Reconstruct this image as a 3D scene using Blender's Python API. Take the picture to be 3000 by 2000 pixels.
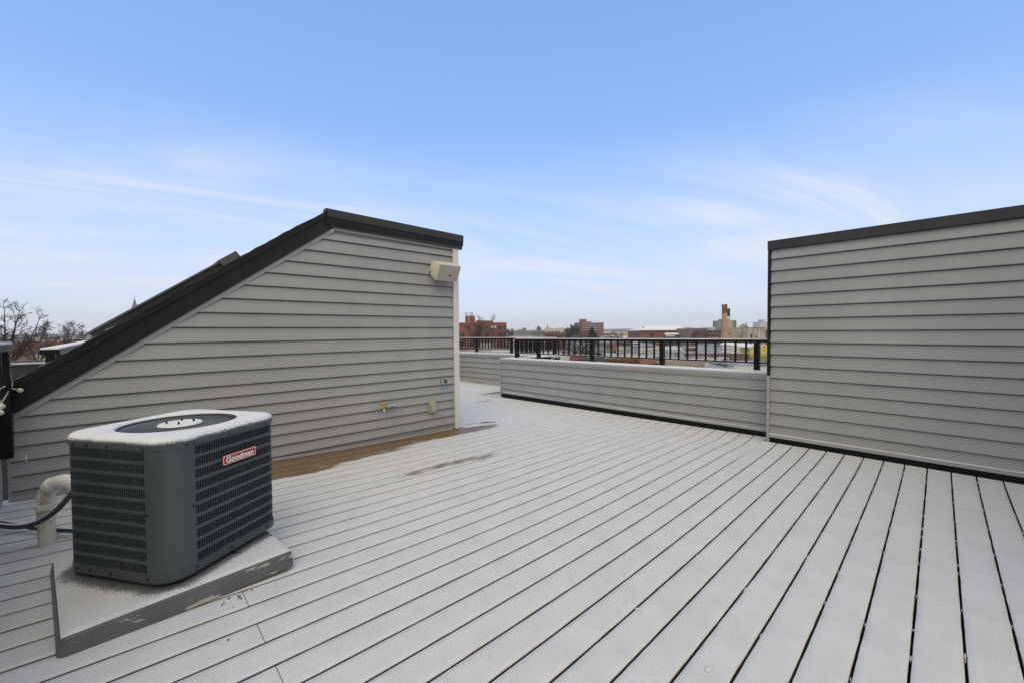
import bpy, bmesh, math, random
import numpy as np
from mathutils import Vector, Matrix, noise as mnoise
R = math.radians
sc = bpy.context.scene
for o in list(bpy.data.objects): bpy.data.objects.remove(o)
COL = sc.collection

# ------------------------------------------------------------ camera
EYE = Vector((0, 0, 1.22)); FPX = 1215.0
AZ, PIT, ROL = R(47), R(-1.51), R(.4)
fw = Vector((math.cos(AZ)*math.cos(PIT), math.sin(AZ)*math.cos(PIT), math.sin(PIT)))
rt = Vector((math.sin(AZ), -math.cos(AZ), 0)); up = rt.cross(fw)
rt, up = rt*math.cos(ROL)-up*math.sin(ROL), up*math.cos(ROL)+rt*math.sin(ROL)
cam = bpy.data.cameras.new('camera'); cam.sensor_width = 36; cam.lens = FPX/3000*36
cam.clip_start = .05; cam.clip_end = 20000
co = bpy.data.objects.new('camera', cam); COL.objects.link(co)
m = Matrix.Identity(4)
for i in range(3): m[i][0], m[i][1], m[i][2], m[i][3] = rt[i], up[i], -fw[i], EYE[i]
co.matrix_world = m; sc.camera = co

# ------------------------------------------------------------ sky and sun
SUN_AZ, SUN_EL = R(226), R(50)
w = bpy.data.worlds.new('World'); sc.world = w; w.use_nodes = True
nt = w.node_tree; nd, lk = nt.nodes, nt.links; nd.clear()
def N(t, **k):
    n = nd.new(t)
    for a, b in k.items(): setattr(n, a, b)
    return n
def MA(op, a, b=None, c=None, clamp=False):
    n = N('ShaderNodeMath', operation=op); n.use_clamp = clamp
    for i, v in enumerate((a, b, c)):
        if v is None: continue
        if isinstance(v, (int, float)): n.inputs[i].default_value = v
        else: lk.new(v, n.inputs[i])
    return n.outputs[0]
sky = N('ShaderNodeTexSky', sky_type='NISHITA', sun_disc=False)
sky.sun_elevation = SUN_EL; sky.sun_rotation = R(90)-SUN_AZ
sky.altitude = 100; sky.air_density = 1.0; sky.dust_density = .6; sky.ozone_density = 2.2
tc = N('ShaderNodeTexCoord'); sx = N('ShaderNodeSeparateXYZ'); lk.new(tc.outputs['Generated'], sx.inputs[0])
zc = MA('MAXIMUM', sx.outputs[2], 0.0)
den = MA('ADD', zc, .14)
# rotate so that u runs across the view, v runs away from it
ux = MA('ADD', MA('MULTIPLY', sx.outputs[0], rt.x), MA('MULTIPLY', sx.outputs[1], rt.y))
uy = MA('ADD', MA('MULTIPLY', sx.outputs[0], math.cos(AZ)), MA('MULTIPLY', sx.outputs[1], math.sin(AZ)))
pu, pv = MA('DIVIDE', ux, den), MA('DIVIDE', uy, den)
cv = N('ShaderNodeCombineXYZ')
lk.new(MA('ADD', MA('MULTIPLY', pu, .38), MA('MULTIPLY', pv, .10)), cv.inputs[0])
lk.new(MA('SUBTRACT', MA('MULTIPLY', pv, 1.0), MA('MULTIPLY', pu, .42)), cv.inputs[1])
def wnoise(scale, detail, rough, dist, off):
    a = N('ShaderNodeVectorMath', operation='ADD'); a.inputs[1].default_value = off; lk.new(cv.outputs[0], a.inputs[0])
    n = N('ShaderNodeTexNoise'); n.inputs['Scale'].default_value = scale; n.inputs['Detail'].default_value = detail
    n.inputs['Roughness'].default_value = rough; n.inputs['Distortion'].default_value = dist
    lk.new(a.outputs[0], n.inputs['Vector']); return n.outputs[0]
def sstep(v, a, b):
    n = N('ShaderNodeMapRange', interpolation_type='SMOOTHSTEP'); n.inputs[1].default_value = a; n.inputs[2].default_value = b
    lk.new(v, n.inputs[0]); return n.outputs[0]
broad = sstep(wnoise(.55, 3, .5, .3, (3.1, 1.7, 0)), .32, .66)
wisp = sstep(wnoise(1.25, 11, .62, .8, (1.3, 5.2, 2)), .39, .78)
lowm = sstep(sx.outputs[2], .44, .17)               # thin cloud is denser toward the horizon
cl = MA('MULTIPLY', MA('ADD', MA('MULTIPLY', broad, .50), MA('MULTIPLY', MA('MULTIPLY', wisp, 1.25), MA('ADD', broad, .2))), lowm, clamp=True)
band = MA('MULTIPLY', sstep(sx.outputs[2], .34, .06), MA('ADD', .22, MA('MULTIPLY', wisp, .75)))
cl = MA('MAXIMUM', MA('MULTIPLY', cl, .78), MA('MULTIPLY', band, .9), clamp=True)
hz = MA('MULTIPLY', MA('POWER', MA('SUBTRACT', 1.0, zc), 6.5), .90)
hs = N('ShaderNodeMix', data_type='RGBA', blend_type='MULTIPLY'); hs.inputs[0].default_value = 1
gm = N('ShaderNodeGamma'); gm.inputs[1].default_value = .42; lk.new(sky.outputs[0], gm.inputs[0])
lk.new(gm.outputs[0], hs.inputs[6]); hs.inputs[7].default_value = (1.72, 2.47, 3.80, 1)
mx = N('ShaderNodeMix', data_type='RGBA'); lk.new(hz, mx.inputs[0]); lk.new(hs.outputs[2], mx.inputs[6]); mx.inputs[7].default_value = (5.35, 5.42, 5.75, 1)
mx2 = N('ShaderNodeMix', data_type='RGBA'); lk.new(cl, mx2.inputs[0]); lk.new(mx.outputs[2], mx2.inputs[6]); mx2.inputs[7].default_value = (5.5, 5.75, 6.45, 1)
bg = N('ShaderNodeBackground'); bg.inputs[1].default_value = .15
# a thin white veil thickens round the sun, behind the camera
sdv = Vector((math.cos(SUN_AZ)*math.cos(SUN_EL), math.sin(SUN_AZ)*math.cos(SUN_EL), math.sin(SUN_EL)))
dt = N('ShaderNodeVectorMath', operation='DOT_PRODUCT'); lk.new(tc.outputs['Generated'], dt.inputs[0]); dt.inputs[1].default_value = sdv
veil = MA('MULTIPLY', sstep(dt.outputs['Value'], .06, .62), .95)
mx3 = N('ShaderNodeMix', data_type='RGBA'); lk.new(veil, mx3.inputs[0]); lk.new(mx2.outputs[2], mx3.inputs[6]); mx3.inputs[7].default_value = (4.9, 4.6, 4.2, 1)
lk.new(mx3.outputs[2], bg.inputs[0])
wo = N('ShaderNodeOutputWorld'); lk.new(bg.outputs[0], wo.inputs[0])
sl = bpy.data.lights.new('sun', 'SUN'); sl.energy = 1.15; sl.angle = R(50); sl.color = (1, .87, .70)
so = bpy.data.objects.new('sun', sl); COL.objects.link(so)
sd = Vector((math.cos(SUN_AZ)*math.cos(SUN_EL), math.sin(SUN_AZ)*math.cos(SUN_EL), math.sin(SUN_EL)))
so.rotation_euler = sd.to_track_quat('Z', 'Y').to_euler(); so.location = (-3, -3, 8)
vs = sc.view_settings; vs.view_transform = 'Standard'; vs.look = 'None'; vs.exposure = 0.0; vs.gamma = 1; vs.use_curve_mapping = False
sc.cycles.max_bounces = 5; sc.cycles.transparent_max_bounces = 12; sc.cycles.volume_bounces = 0

# ------------------------------------------------------------ materials
def mat(name, col, rough=.6, var=.0, vscale=8, bump=0, bscale=60, metal=0, stretch=None, spec=.5, col2=None, ramp=(.4, .6)):
    m = bpy.data.materials.new(name); m.use_nodes = True; t = m.node_tree; p = t.nodes['Principled BSDF']
    p.inputs['Base Color'].default_value = (*col, 1); p.inputs['Roughness'].default_value = rough
    p.inputs['Metallic'].default_value = metal; p.inputs['Specular IOR Level'].default_value = spec
    tcn = t.nodes.new('ShaderNodeTexCoord'); mp = t.nodes.new('ShaderNodeMapping')
    t.links.new(tcn.outputs['Object'], mp.inputs[0])
    if stretch: mp.inputs['Scale'].default_value = stretch
    if var or col2:
        n = t.nodes.new('ShaderNodeTexNoise'); n.inputs['Scale'].default_value = vscale; n.inputs['Detail'].default_value = 6
        n.inputs['Roughness'].default_value = .6
        t.links.new(mp.outputs[0], n.inputs['Vector'])
        cr = t.nodes.new('ShaderNodeValToRGB')
        a, b = (tuple(c*(1-var) for c in col), tuple(min(1, c*(1+var)) for c in col)) if not col2 else (col, col2)
        cr.color_ramp.elements[0].color = (*a, 1); cr.color_ramp.elements[1].color = (*b, 1)
        cr.color_ramp.elements[0].position, cr.color_ramp.elements[1].position = ramp if col2 else (.3, .7)
        t.links.new(n.outputs[0], cr.inputs[0]); t.links.new(cr.outputs[0], p.inputs['Base Color'])
    if bump:
        n2 = t.nodes.new('ShaderNodeTexNoise'); n2.inputs['Scale'].default_value = bscale; n2.inputs['Detail'].default_value = 4
        t.links.new(mp.outputs[0], n2.inputs['Vector'])
        b = t.nodes.new('ShaderNodeBump'); b.inputs['Strength'].default_value = bump; b.inputs['Distance'].default_value = .01
        t.links.new(n2.outputs[0], b.inputs['Height']); t.links.new(b.outputs[0], p.inputs['Normal'])
    return m
def per_piece(m, k):      # each plank came from its own batch: a slightly different shade
    t = m.node_tree; p = t.nodes['Principled BSDF']; src = p.inputs['Base Color'].links[0].from_socket
    oi = t.nodes.new('ShaderNodeObjectInfo'); r = t.nodes.new('ShaderNodeMapRange'); r.inputs[3].default_value = 1-k; r.inputs[4].default_value = 1+k
    t.links.new(oi.outputs['Random'], r.inputs[0]); x = t.nodes.new('ShaderNodeMix'); x.data_type = 'RGBA'; x.blend_type = 'MULTIPLY'; x.inputs[0].default_value = 1
    t.links.new(src, x.inputs[6]); t.links.new(r.outputs[0], x.inputs[7]); t.links.new(x.outputs[2], p.inputs['Base Color']); return m
def brick_mat(name, c1, c2, mortar, scale=1.0, stain=.25):
    m = bpy.data.materials.new(name); m.use_nodes = True; t = m.node_tree; p = t.nodes['Principled BSDF']; p.inputs['Roughness'].default_value = .85
    g = t.nodes.new('ShaderNodeTexCoord'); s = t.nodes.new('ShaderNodeSeparateXYZ'); c = t.nodes.new('ShaderNodeCombineXYZ'); a = t.nodes.new('ShaderNodeMath')
    t.links.new(g.outputs['Object'], s.inputs[0]); t.links.new(s.outputs[0], a.inputs[0]); t.links.new(s.outputs[1], a.inputs[1])
    t.links.new(a.outputs[0], c.inputs[0]); t.links.new(s.outputs[2], c.inputs[1])
    b = t.nodes.new('ShaderNodeTexBrick'); t.links.new(c.outputs[0], b.inputs[0])
    b.inputs['Color1'].default_value = (*c1, 1); b.inputs['Color2'].default_value = (*c2, 1); b.inputs['Mortar'].default_value = (*mortar, 1)
    b.inputs['Scale'].default_value = scale; b.inputs['Brick Width'].default_value = .22; b.inputs['Row Height'].default_value = .075; b.inputs['Mortar Size'].default_value = .008
    n = t.nodes.new('ShaderNodeTexNoise'); n.inputs['Scale'].default_value = .35; n.inputs['Detail'].default_value = 7; t.links.new(g.outputs['Object'], n.inputs['Vector'])
    r = t.nodes.new('ShaderNodeMapRange'); r.inputs[1].default_value = .3; r.inputs[2].default_value = .7; r.inputs[3].default_value = 1-stain; r.inputs[4].default_value = 1+stain
    t.links.new(n.outputs[0], r.inputs[0])
    x = t.nodes.new('ShaderNodeMix'); x.data_type = 'RGBA'; x.blend_type = 'MULTIPLY'; x.inputs[0].default_value = 1
    t.links.new(b.outputs[0], x.inputs[6]); t.links.new(r.outputs[0], x.inputs[7]); t.links.new(x.outputs[2], p.inputs['Base Color'])
    return m
def snow_mat(name, col=(.80, .81, .83), alpha=True):
    m = bpy.data.materials.new(name); m.use_nodes = True; t = m.node_tree; p = t.nodes['Principled BSDF']
    p.inputs['Roughness'].default_value = .95; p.inputs['Specular IOR Level'].default_value = .15
    g = t.nodes.new('ShaderNodeTexCoord')
    def nz(s, d=4):
        n = t.nodes.new('ShaderNodeTexNoise'); n.inputs['Scale'].default_value = s; n.inputs['Detail'].default_value = d
        t.links.new(g.outputs['Object'], n.inputs['Vector']); return n.outputs[0]
    cr = t.nodes.new('ShaderNodeValToRGB'); cr.color_ramp.elements[0].position = .3; cr.color_ramp.elements[1].position = .7
    cr.color_ramp.elements[0].color = (*(c*.93 for c in col), 1); cr.color_ramp.elements[1].color = (*(min(1, c*1.03) for c in col), 1)
    t.links.new(nz(7, 8), cr.inputs[0])
    cr2 = t.nodes.new('ShaderNodeValToRGB'); cr2.color_ramp.elements[0].position = .36; cr2.color_ramp.elements[1].position = .56; cr2.color_ramp.elements[0].color = (.885, .88, .865, 1); cr2.color_ramp.elements[1].color = (1.0, 1.0, 1.0, 1)
    t.links.new(nz(210, 5), cr2.inputs[0]); mxs = t.nodes.new('ShaderNodeMix'); mxs.data_type = 'RGBA'; mxs.blend_type = 'MULTIPLY'; mxs.inputs[0].default_value = 1
    t.links.new(cr.outputs[0], mxs.inputs[6]); t.links.new(cr2.outputs[0], mxs.inputs[7]); t.links.new(mxs.outputs[2], p.inputs['Base Color'])
    b = t.nodes.new('ShaderNodeBump'); b.inputs['Strength'].default_value = .6; b.inputs['Distance'].default_value = .002
    t.links.new(nz(420, 3), b.inputs['Height']); t.links.new(b.outputs[0], p.inputs['Normal'])
    if alpha:
        at = t.nodes.new('ShaderNodeAttribute'); at.attribute_name = 'cover'
        def M(op, a, bb, cl=False):
            n = t.nodes.new('ShaderNodeMath'); n.operation = op; n.use_clamp = cl
            for i, v in enumerate((a, bb)):
                if isinstance(v, (int, float)): n.inputs[i].default_value = v
                else: t.links.new(v, n.inputs[i])
            return n.outputs[0]
        v = M('ADD', at.outputs['Fac'], M('MULTIPLY', M('SUBTRACT', nz(230, 3), .5), 1.7))
        v = M('ADD', v, M('MULTIPLY', M('SUBTRACT', nz(14, 5), .5), .45))
        v = M('MULTIPLY', M('SUBTRACT', v, .40), 3.5, True)
        t.links.new(v, p.inputs['Alpha'])
    return m

M_ = {}
M_['siding'] = mat('grey_vinyl_siding', (.334, .337, .328), .5, .07, 1.6, .12, 90, stretch=(1.6, 1.6, .35))
per_piece(M_['siding'], .022)
M_['trimgrey'] = mat('grey_trim', (.36, .36, .35), .45, .05, 5)
M_['black'] = mat('black_metal', (.0065, .007, .008), .45, .25, 7, .05, 40, spec=.2)
M_['fascia'] = mat('black_fascia', (.0125, .013, .014), .5, .4, 4, .2, 30, spec=.28)
M_['charcoal'] = mat('charcoal_metal', (.043, .045, .048), .5, .15, 4, .05, 40, spec=.3)
M_['shingle'] = mat('asphalt_shingle', (.030, .027, .023), .9, .45, 30, .5, 160)
M_['white'] = mat('white_pvc', (.70, .70, .67), .45, .05, 5)
M_['cream'] = mat('cream_plastic', (.66, .62, .50), .45, .05, 9)
M_['grille_cream'] = mat('cream_grille', (.47, .45, .38), .6, .05, 8, .4, 900)
M_['beige'] = mat('beige_plastic', (.36, .36, .27), .45, .06, 9)
M_['brass'] = mat('brass', (.55, .33, .10), .35, .15, 20, metal=1)
M_['yellow'] = mat('yellow_handle', (.65, .36, .03), .5)
M_['steel'] = mat('galvanised', (.62, .64, .66), .38, .12, 25, metal=.9)
M_['dgreen'] = mat('dark_green', (.02, .035, .02), .5)
M_['blue'] = mat('blue_tape', (.10, .36, .55), .4)
M_['ac'] = mat('ac_paint', (.062, .075, .080), .42, .10, 6, .04, 50)
M_['guard'] = mat('guard_wire', (.17, .19, .20), .4, .1, 9)
M_['acdark'] = mat('ac_coil', (.012, .012, .012), .7, .4, 60, stretch=(1, 1, .1))
M_['acbrown'] = mat('coil_fin', (.040, .033, .026), .6, .4, 90)
M_['red'] = mat('badge_red', (.36, .035, .04), .4)
M_['badge'] = mat('badge_white', (.82, .82, .80), .4)
M_['hose'] = mat('pipe_insulation', (.055, .06, .065), .85, .2, 40, .3, 120)
M_['pvc'] = mat('weathered_pvc', (.30, .25, .14), .5, 0, 9, .1, 40, stretch=(1, 1, .35), col2=(.70, .68, .60), ramp=(.36, .50))
M_['board'] = mat('wet_composite', (.225, .148, .076), .36, .2, 5, .25, 30, stretch=(.6, 16, 16))
M_['boardside_shade'] = mat('composite_edge_shade', (.085, .056, .034), .7, .3, 8)  # board sides coloured darker than the tops: gap shade put into the colour
M_['joist'] = mat('dark_joist', (.035, .030, .026), .8, .3, 6)
M_['membrane'] = mat('roof_membrane', (.012, .012, .013), .7, .3, 4)
M_['snow'] = snow_mat('snow_thin', (.715, .730, .730)); M_['snowdeck'] = snow_mat('snow_whole', (.715, .730, .730), alpha=False)
M_['snowcap'] = snow_mat('snow_cap', (.89, .89, .90), alpha=False); M_['snowlid'] = snow_mat('snow_lid', (.83, .84, .84))
M_['roofsnow'] = mat('patchy_roof_snow', (.13, .13, .13), .9, 0, .6, .2, 4, col2=(.58, .58, .59), ramp=(.42, .64))
M_['glass'] = mat('dark_glass', (.02, .023, .027), .08)
M_['skyframe'] = mat('skylight_frame', (.10, .105, .11), .4, .1, 9)
M_['cable'] = mat('cream_cable', (.55, .52, .42), .5)
M_['bulb'] = mat('bulb_glass', (.62, .60, .45), .15)
# city materials
M_['redbrick'] = brick_mat('red_brick', (.23, .070, .052), (.17, .052, .040), (.24, .17, .14))
M_['brownbrick'] = brick_mat('brown_brick', (.205, .088, .062), (.155, .068, .050), (.23, .18, .15))
M_['oldbrick'] = brick_mat('old_brick', (.25, .13, .08), (.17, .085, .055), (.30, .25, .20), stain=.5)
M_['tanbrick'] = brick_mat('tan_brick', (.47, .28, .16), (.38, .22, .125), (.40, .32, .24), stain=.3)
M_['purplebrick'] = brick_mat('dark_brick', (.17, .085, .07), (.12, .06, .05), (.2, .16, .14))
M_['concrete'] = mat('stained_concrete', (.26, .235, .19), .9, 0, .25, .2, 3, col2=(.47, .44, .38), ramp=(.35, .65))
M_['taupe'] = mat('taupe_stucco', (.24, .205, .17), .9, .2, .4)
M_['creamwall'] = mat('cream_wall', (.62, .57, .45), .85, .12, .5)
M_['palewall'] = mat('pale_wall', (.62, .62, .60), .85, .12, .5)
M_['greywall'] = mat('grey_wall', (.21, .225, .24), .8, .12, .5)
M_['slate'] = mat('slate_wall', (.085, .095, .11), .8, .15, .6)
M_['shed'] = mat('shed_siding', (.47, .49, .49), .7, .08, 1)
M_['lemon'] = mat('yellow_stucco', (.64, .54, .13), .8, .1, .6)
M_['straw'] = mat('pale_yellow_wall', (.55, .50, .27), .85, .1, .6)
M_['wood'] = mat('weathered_wood', (.17, .115, .075), .85, .35, 2, stretch=(9, 9, .3))
M_['pane'] = mat('window_pane', (.045, .055, .065), .15)
M_['panewhite'] = mat('lit_blind', (.6, .62, .62), .5)
M_['bark'] = mat('bark', (.055, .042, .034), .9, .3, 3)
M_['twig'] = mat('twig', (.085, .062, .050), .9, .3, 3)
M_['twigred'] = mat('twig_reddish', (.115, .083, .066), .9, .3, 3)
M_['needle'] = mat('needles', (.028, .040, .028), .8, .4, 1.5)
M_['ivy'] = mat('dry_ivy', (.21, .125, .075), .9, .5, 6)
M_['ground'] = mat('snowy_ground', (.16, .15, .145), .9, 0, .06, .2, 2, col2=(.55, .55, .56), ramp=(.42, .58))
M_['hill'] = mat('wooded_hill', (.11, .095, .085), .95, 0, .03, .3, .2, col2=(.42, .42, .42), ramp=(.45, .62))
M_['road'] = mat('asphalt', (.05, .05, .052), .85, .2, 1)

# ------------------------------------------------------------ builders
LOC = {}
def link(o): COL.objects.link(o); return o
def tag(o, label=None, cat=None, group=None, kind=None):
    if label: o['label'] = label
    if cat: o['category'] = cat
    if group: o['group'] = group
    if kind: o['kind'] = kind
    return o
def thing(name, label, cat, loc=(0, 0, 0), rz=0, group=None):
    o = link(bpy.data.objects.new(name, None)); o.empty_display_size = .1
    o.location = loc; o.rotation_euler = (0, 0, rz); LOC[o] = Vector(loc)
    return tag(o, label, cat, group)
class MB:
    def __init__(s): s.v, s.f = [], []
    def quad(s, *p):
        b = len(s.v); s.v += [tuple(q) for q in p]; s.f.append(tuple(range(b, b+len(p)))); return s
    def hexa(s, p):      # 8 points: bottom ring 0-3, top ring 4-7
        b = len(s.v); s.v += [tuple(q) for q in p]
        s.f += [(b+3, b+2, b+1, b), (b+4, b+5, b+6, b+7)]+[(b+i, b+(i+1) % 4, b+4+(i+1) % 4, b+4+i) for i in range(4)]; return s
    def box(s, x0, x1, y0, y1, z0, z1):
        return s.hexa([(x0, y0, z0), (x1, y0, z0), (x1, y1, z0), (x0, y1, z0), (x0, y0, z1), (x1, y0, z1), (x1, y1, z1), (x0, y1, z1)])
    def obox(s, c, ax, ay, az):   # centre + half axes
        c, ax, ay, az = map(Vector, (c, ax, ay, az))
        return s.hexa([c-ax-ay-az, c+ax-ay-az, c+ax+ay-az, c-ax+ay-az, c-ax-ay+az, c+ax-ay+az, c+ax+ay+az, c-ax+ay+az])
    def prism(s, ring0, ring1, caps=True):
        b = len(s.v); n = len(ring0); s.v += [tuple(p) for p in ring0]+[tuple(p) for p in ring1]
        s.f += [(b+i, b+(i+1) % n, b+n+(i+1) % n, b+n+i) for i in range(n)]
        if caps: s.f += [tuple(range(b+n-1, b-1, -1)), tuple(range(b+n, b+2*n))]
        return s
    def tube(s, pts, rad, n=10, caps=True):
        pts = [Vector(p) for p in pts]; rads = rad if isinstance(rad, (list, tuple)) else [rad]*len(pts)
        b = len(s.v); prev = None
        for i, p in enumerate(pts):
            t = (pts[min(i+1, len(pts)-1)]-pts[max(i-1, 0)]).normalized()
            if prev is None:
                a = t.orthogonal().normalized()
            else:
                a = (prev-t*prev.dot(t)).normalized()
            prev = a; c = t.cross(a)
            s.v += [tuple(p+(a*math.cos(2*math.pi*k/n)+c*math.sin(2*math.pi*k/n))*rads[i]) for k in range(n)]
        for i in range(len(pts)-1):
            s.f += [(b+i*n+k, b+i*n+(k+1) % n, b+(i+1)*n+(k+1) % n, b+(i+1)*n+k) for k in range(n)]
        if caps: e = b+(len(pts)-1)*n; s.f += [tuple(range(b+n-1, b-1, -1)), tuple(range(e, e+n))]
        return s
    def mesh(s, name, mt, smooth=False, off=None):
        me = bpy.data.meshes.new(name)
        v = s.v if off is None else [(p[0]-off[0], p[1]-off[1], p[2]-off[2]) for p in s.v]
        me.from_pydata(v, [], s.f)
        if mt: me.materials.append(M_[mt] if isinstance(mt, str) else mt)
        if smooth:
            me.polygons.foreach_set('use_smooth', [True]*len(me.polygons)); me.set_sharp_from_angle(angle=R(38))
        return me
    def build(s, name, mt, parent=None, smooth=False, local=False, bevel=0):
        """world coordinates unless local=True; the mesh origin goes to the parent's base"""
        off = None
        if parent is not None and not local:
            off = LOC.get(parent)
        me = s.mesh(name, mt, smooth, off)
        if bevel:
            bm = bmesh.new(); bm.from_mesh(me)
            bmesh.ops.remove_doubles(bm, verts=bm.verts, dist=1e-5)
            bmesh.ops.bevel(bm, geom=[e for e in bm.edges if e.calc_face_angle(0) > .5], offset=bevel, segments=2, affect='EDGES', profile=.6)
            bm.to_mesh(me); bm.free()
        o = link(bpy.data.objects.new(name, me))
        if parent is not None: o.parent = parent; LOC[o] = LOC.get(parent, Vector()); 
        else: LOC[o] = Vector()
        return o
def catmull(P, n=8):
    P = [Vector(p) for p in P]; P = [P[0]*2-P[1]]+P+[P[-1]*2-P[-2]]; out = []
    for i in range(1, len(P)-2):
        for k in range(n):
            t = k/n; a, b, c, d = P[i-1:i+3]
            out.append(.5*((2*b)+(c-a)*t+(2*a-5*b+4*c-d)*t*t+(3*b-a-3*c+d)*t**3))
    return out+[P[-2]]
def sight(px, py, Z):      # a point seen at photo pixel (px,py) and depth Z in front of the camera
    return EYE+(fw+rt*((px-1500)/FPX)-up*((py-1000)/FPX))*Z
def cover_attr(o, vals):
    a = o.data.attributes.new('cover', 'FLOAT', 'POINT'); a.data.foreach_set('value', vals)

# ------------------------------------------------------------ deck
def deck_z(x, y):
    s = max(0., min(1., (2.6-x)/3.2)); z = -.035+.115*s**1.6*(.55+.45*max(0., min(1., y/4.3)))
    t = max(0., min(1., (x-2.6)/2.4)); z -= .012*max(0., y-1.5)*t*t*(3-2*t)
    if y < 1.42: z += .03*math.exp(-(5.12-x)/.35) if x < 5.12 else .03
    elif y < 6.05:
        d = max(0., 5.34-x); z += .030*math.exp(-d/.16)-.012*math.exp(-((d-.42)/.25)**2)
    return z
def yb(y, x): return y+.0198*max(0., 1-max(y, -1.)/4.4)*(x-5.12)
PITCH, GAP0, GW = .1427, .158, .0066
deck = link(bpy.data.objects.new('deck', None)); tag(deck, kind='structure'); LOC[deck] = Vector()
rnd = random.Random(4)
pieces = []
for k in range(-14, 65):
    y0, y1 = GAP0+k*PITCH+GW/2, GAP0+(k+1)*PITCH-GW/2
    ym = (y0+y1)/2
    xa, xb = -.66, (5.10 if ym < 1.40 else 5.31)
    if ym > 6.03: xb = 6.56
    if y1 > 4.37 and ym < 5.45: xa = 3.16 if y0 > 4.36 else xa
    if ym > 9.2: continue
    cuts = [c for c in ((.372, 4.03) if k % 2 == 0 else ()) if xa+.05 < c < xb-.05]
    e = [xa]+cuts+[xb]
    for a, b in zip(e, e[1:]): pieces.append((a+(.0018 if a in cuts else 0), b-(.0018 if b in cuts else 0), y0, y1))
for (a, b, y0, y1) in pieces:
    n = max(3, int((b-a)/.28)); mb = MB(); rings = []
    ext = [a+(b-a)*i/n for i in range(n+1)]
    if b > 5: ext = sorted(set(ext+[b-.1, b-.2, b-.35, b-.5]))
    for x in ext:
        z = deck_z(x, (y0+y1)/2); q0, q1 = yb(y0, x), yb(y1, x); rings.append([(x, q0, z-.024), (x, q1, z-.024), (x, q1, z-.002), (x, q1-.002, z), (x, q0+.002, z), (x, q0, z-.002)])
    for p, q in zip(rings, rings[1:]): mb.prism(p, q, caps=False)
    mb.f.append(tuple(range(5, -1, -1))); nn = len(mb.v); mb.f.append(tuple(range(nn-6, nn)))
    ob_ = mb.build('deck_board', 'board', deck); ob_.data.materials.append(M_['boardside_shade'])
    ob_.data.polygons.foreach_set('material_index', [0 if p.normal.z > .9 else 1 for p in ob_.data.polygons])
for i in range(18):
    x = -.55+i*.406
    y1 = 9.2 if x > 5.3 else 9.2
    mb = MB(); ys = [-1.8+j*.6 for j in range(19)]
    if x > 5.3: ys = [v for v in ys if v > 6.0]
    elif x < 3.2: ys = [v for v in ys if v < 4.5]
    elif x > 5.05: continue
    for p, q in zip(ys, ys[1:]):
        za, zb = deck_z(x, p)-.0245, deck_z(x, q)-.0245
        mb.hexa([(x-.019, p, za-.09), (x+.019, p, za-.09), (x+.019, q, zb-.09), (x-.019, q, zb-.09), (x-.019, p, za), (x+.019, p, za), (x+.019, q, zb), (x-.019, q, zb)])
    mb.build('joist', 'joist', deck)
MB().box(-.9, 5.6, -2, 6.3, -.26, -.20).box(3.1, 6.9, 6.301, 9.5, -.26, -.201).build('roof_membrane', 'membrane', deck)

# snow lying on the boards, with the places where it has melted
def sm(a, b, v):
    t = max(0., min(1., (v-a)/(b-a))); return t*t*(3-2*t)
SPOTS = [(1.83, 3.23, .26, .075, .50), (2.25, 3.25, .26, .075, .60), (2.60, 3.20, .24, .07, .55), (2.45, 3.10, .34, .04, .25), (1.5, 3.15, .3, .05, .22),
         (3.25, 4.22, .40, .13, 1.25), (3.62, 4.44, .10, .05, 1.2), (3.72, 4.38, .06, .035, 1.1), (3.42, 4.50, .12, .02, .8), (5.85, 6.67, .55, .10, 1.25), (5.75, 6.45, .35, .06, .7),
         (1.15, 3.86, .32, .07, .75), (1.9, 4.02, .35, .06, .5)]
def cover(x, y):
    c = 1.0
    if -.1 < x < 3.2 and y < 4.45:      # dripping line under the bulkhead wall
        d = 4.37-y
        wid = .68-.26*(x-.35) if x < 2.1 else .225-.05*(x-2.1)
        wid = max(.11, wid)*(sm(.05, .5, x))*(1+.45*mnoise.noise(Vector((x*2.2, y*7, 1.7)))+.25*mnoise.noise(Vector((x*9, y*30, 4.))))
        c -= 1.15*(1-sm(wid*.55, wid+.17, d)) if wid > .01 else 0
    for (sx_, sy_, rx, ry, s) in SPOTS:
        q = ((x-sx_)/rx)**2+((y-sy_)/ry)**2
        if q < 4: c -= s*math.exp(-q*1.3)*(1+.7*mnoise.noise(Vector((x*6, y*40, 9.))))
    return max(0., c)
V, Fq, CV = [], [], []
def edge_n(x, y, s): return mnoise.noise(Vector((x*s, y*s, 3.3)))
for (a, b, y0, y1) in pieces:
    near = math.hypot((a+b)/2-1.5, (y0+y1)/2-1) < 4.5
    n = max(2, int((b-a)/(.022 if near else .05))); us = (0, .022, .2, .4, .6, .8, .978, 1)
    base = len(V); nu = len(us)
    for i in range(n+1):
        x = a+(b-a)*i/n; zz = deck_z(x, (y0+y1)/2)
        endf = min(1, i/1.0, (n-i)/1.0)
        for j, u in enumerate(us):
            e = j in (0, nu-1)
            y = yb(y0, x)+(yb(y1, x)-yb(y0, x))*u
            ov = .0011*edge_n(x, y*9, 38)+.0013*edge_n(x, y*5, 9)
            if e: y += (-1 if j == 0 else 1)*(-.0014+ov)
            h = .0022+.0009*edge_n(x, y, 6) if not e else .0001
            if not endf: h = .0004
            V.append((x+(-.0012 if i == 0 and a > 0 else 0), y, zz+h)); CV.append(cover(x, y))
    for i in range(n):
        for j in range(nu-1):
            p = base+i*nu+j; Fq.append((p, p+nu, p+nu+1, p+1))
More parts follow.
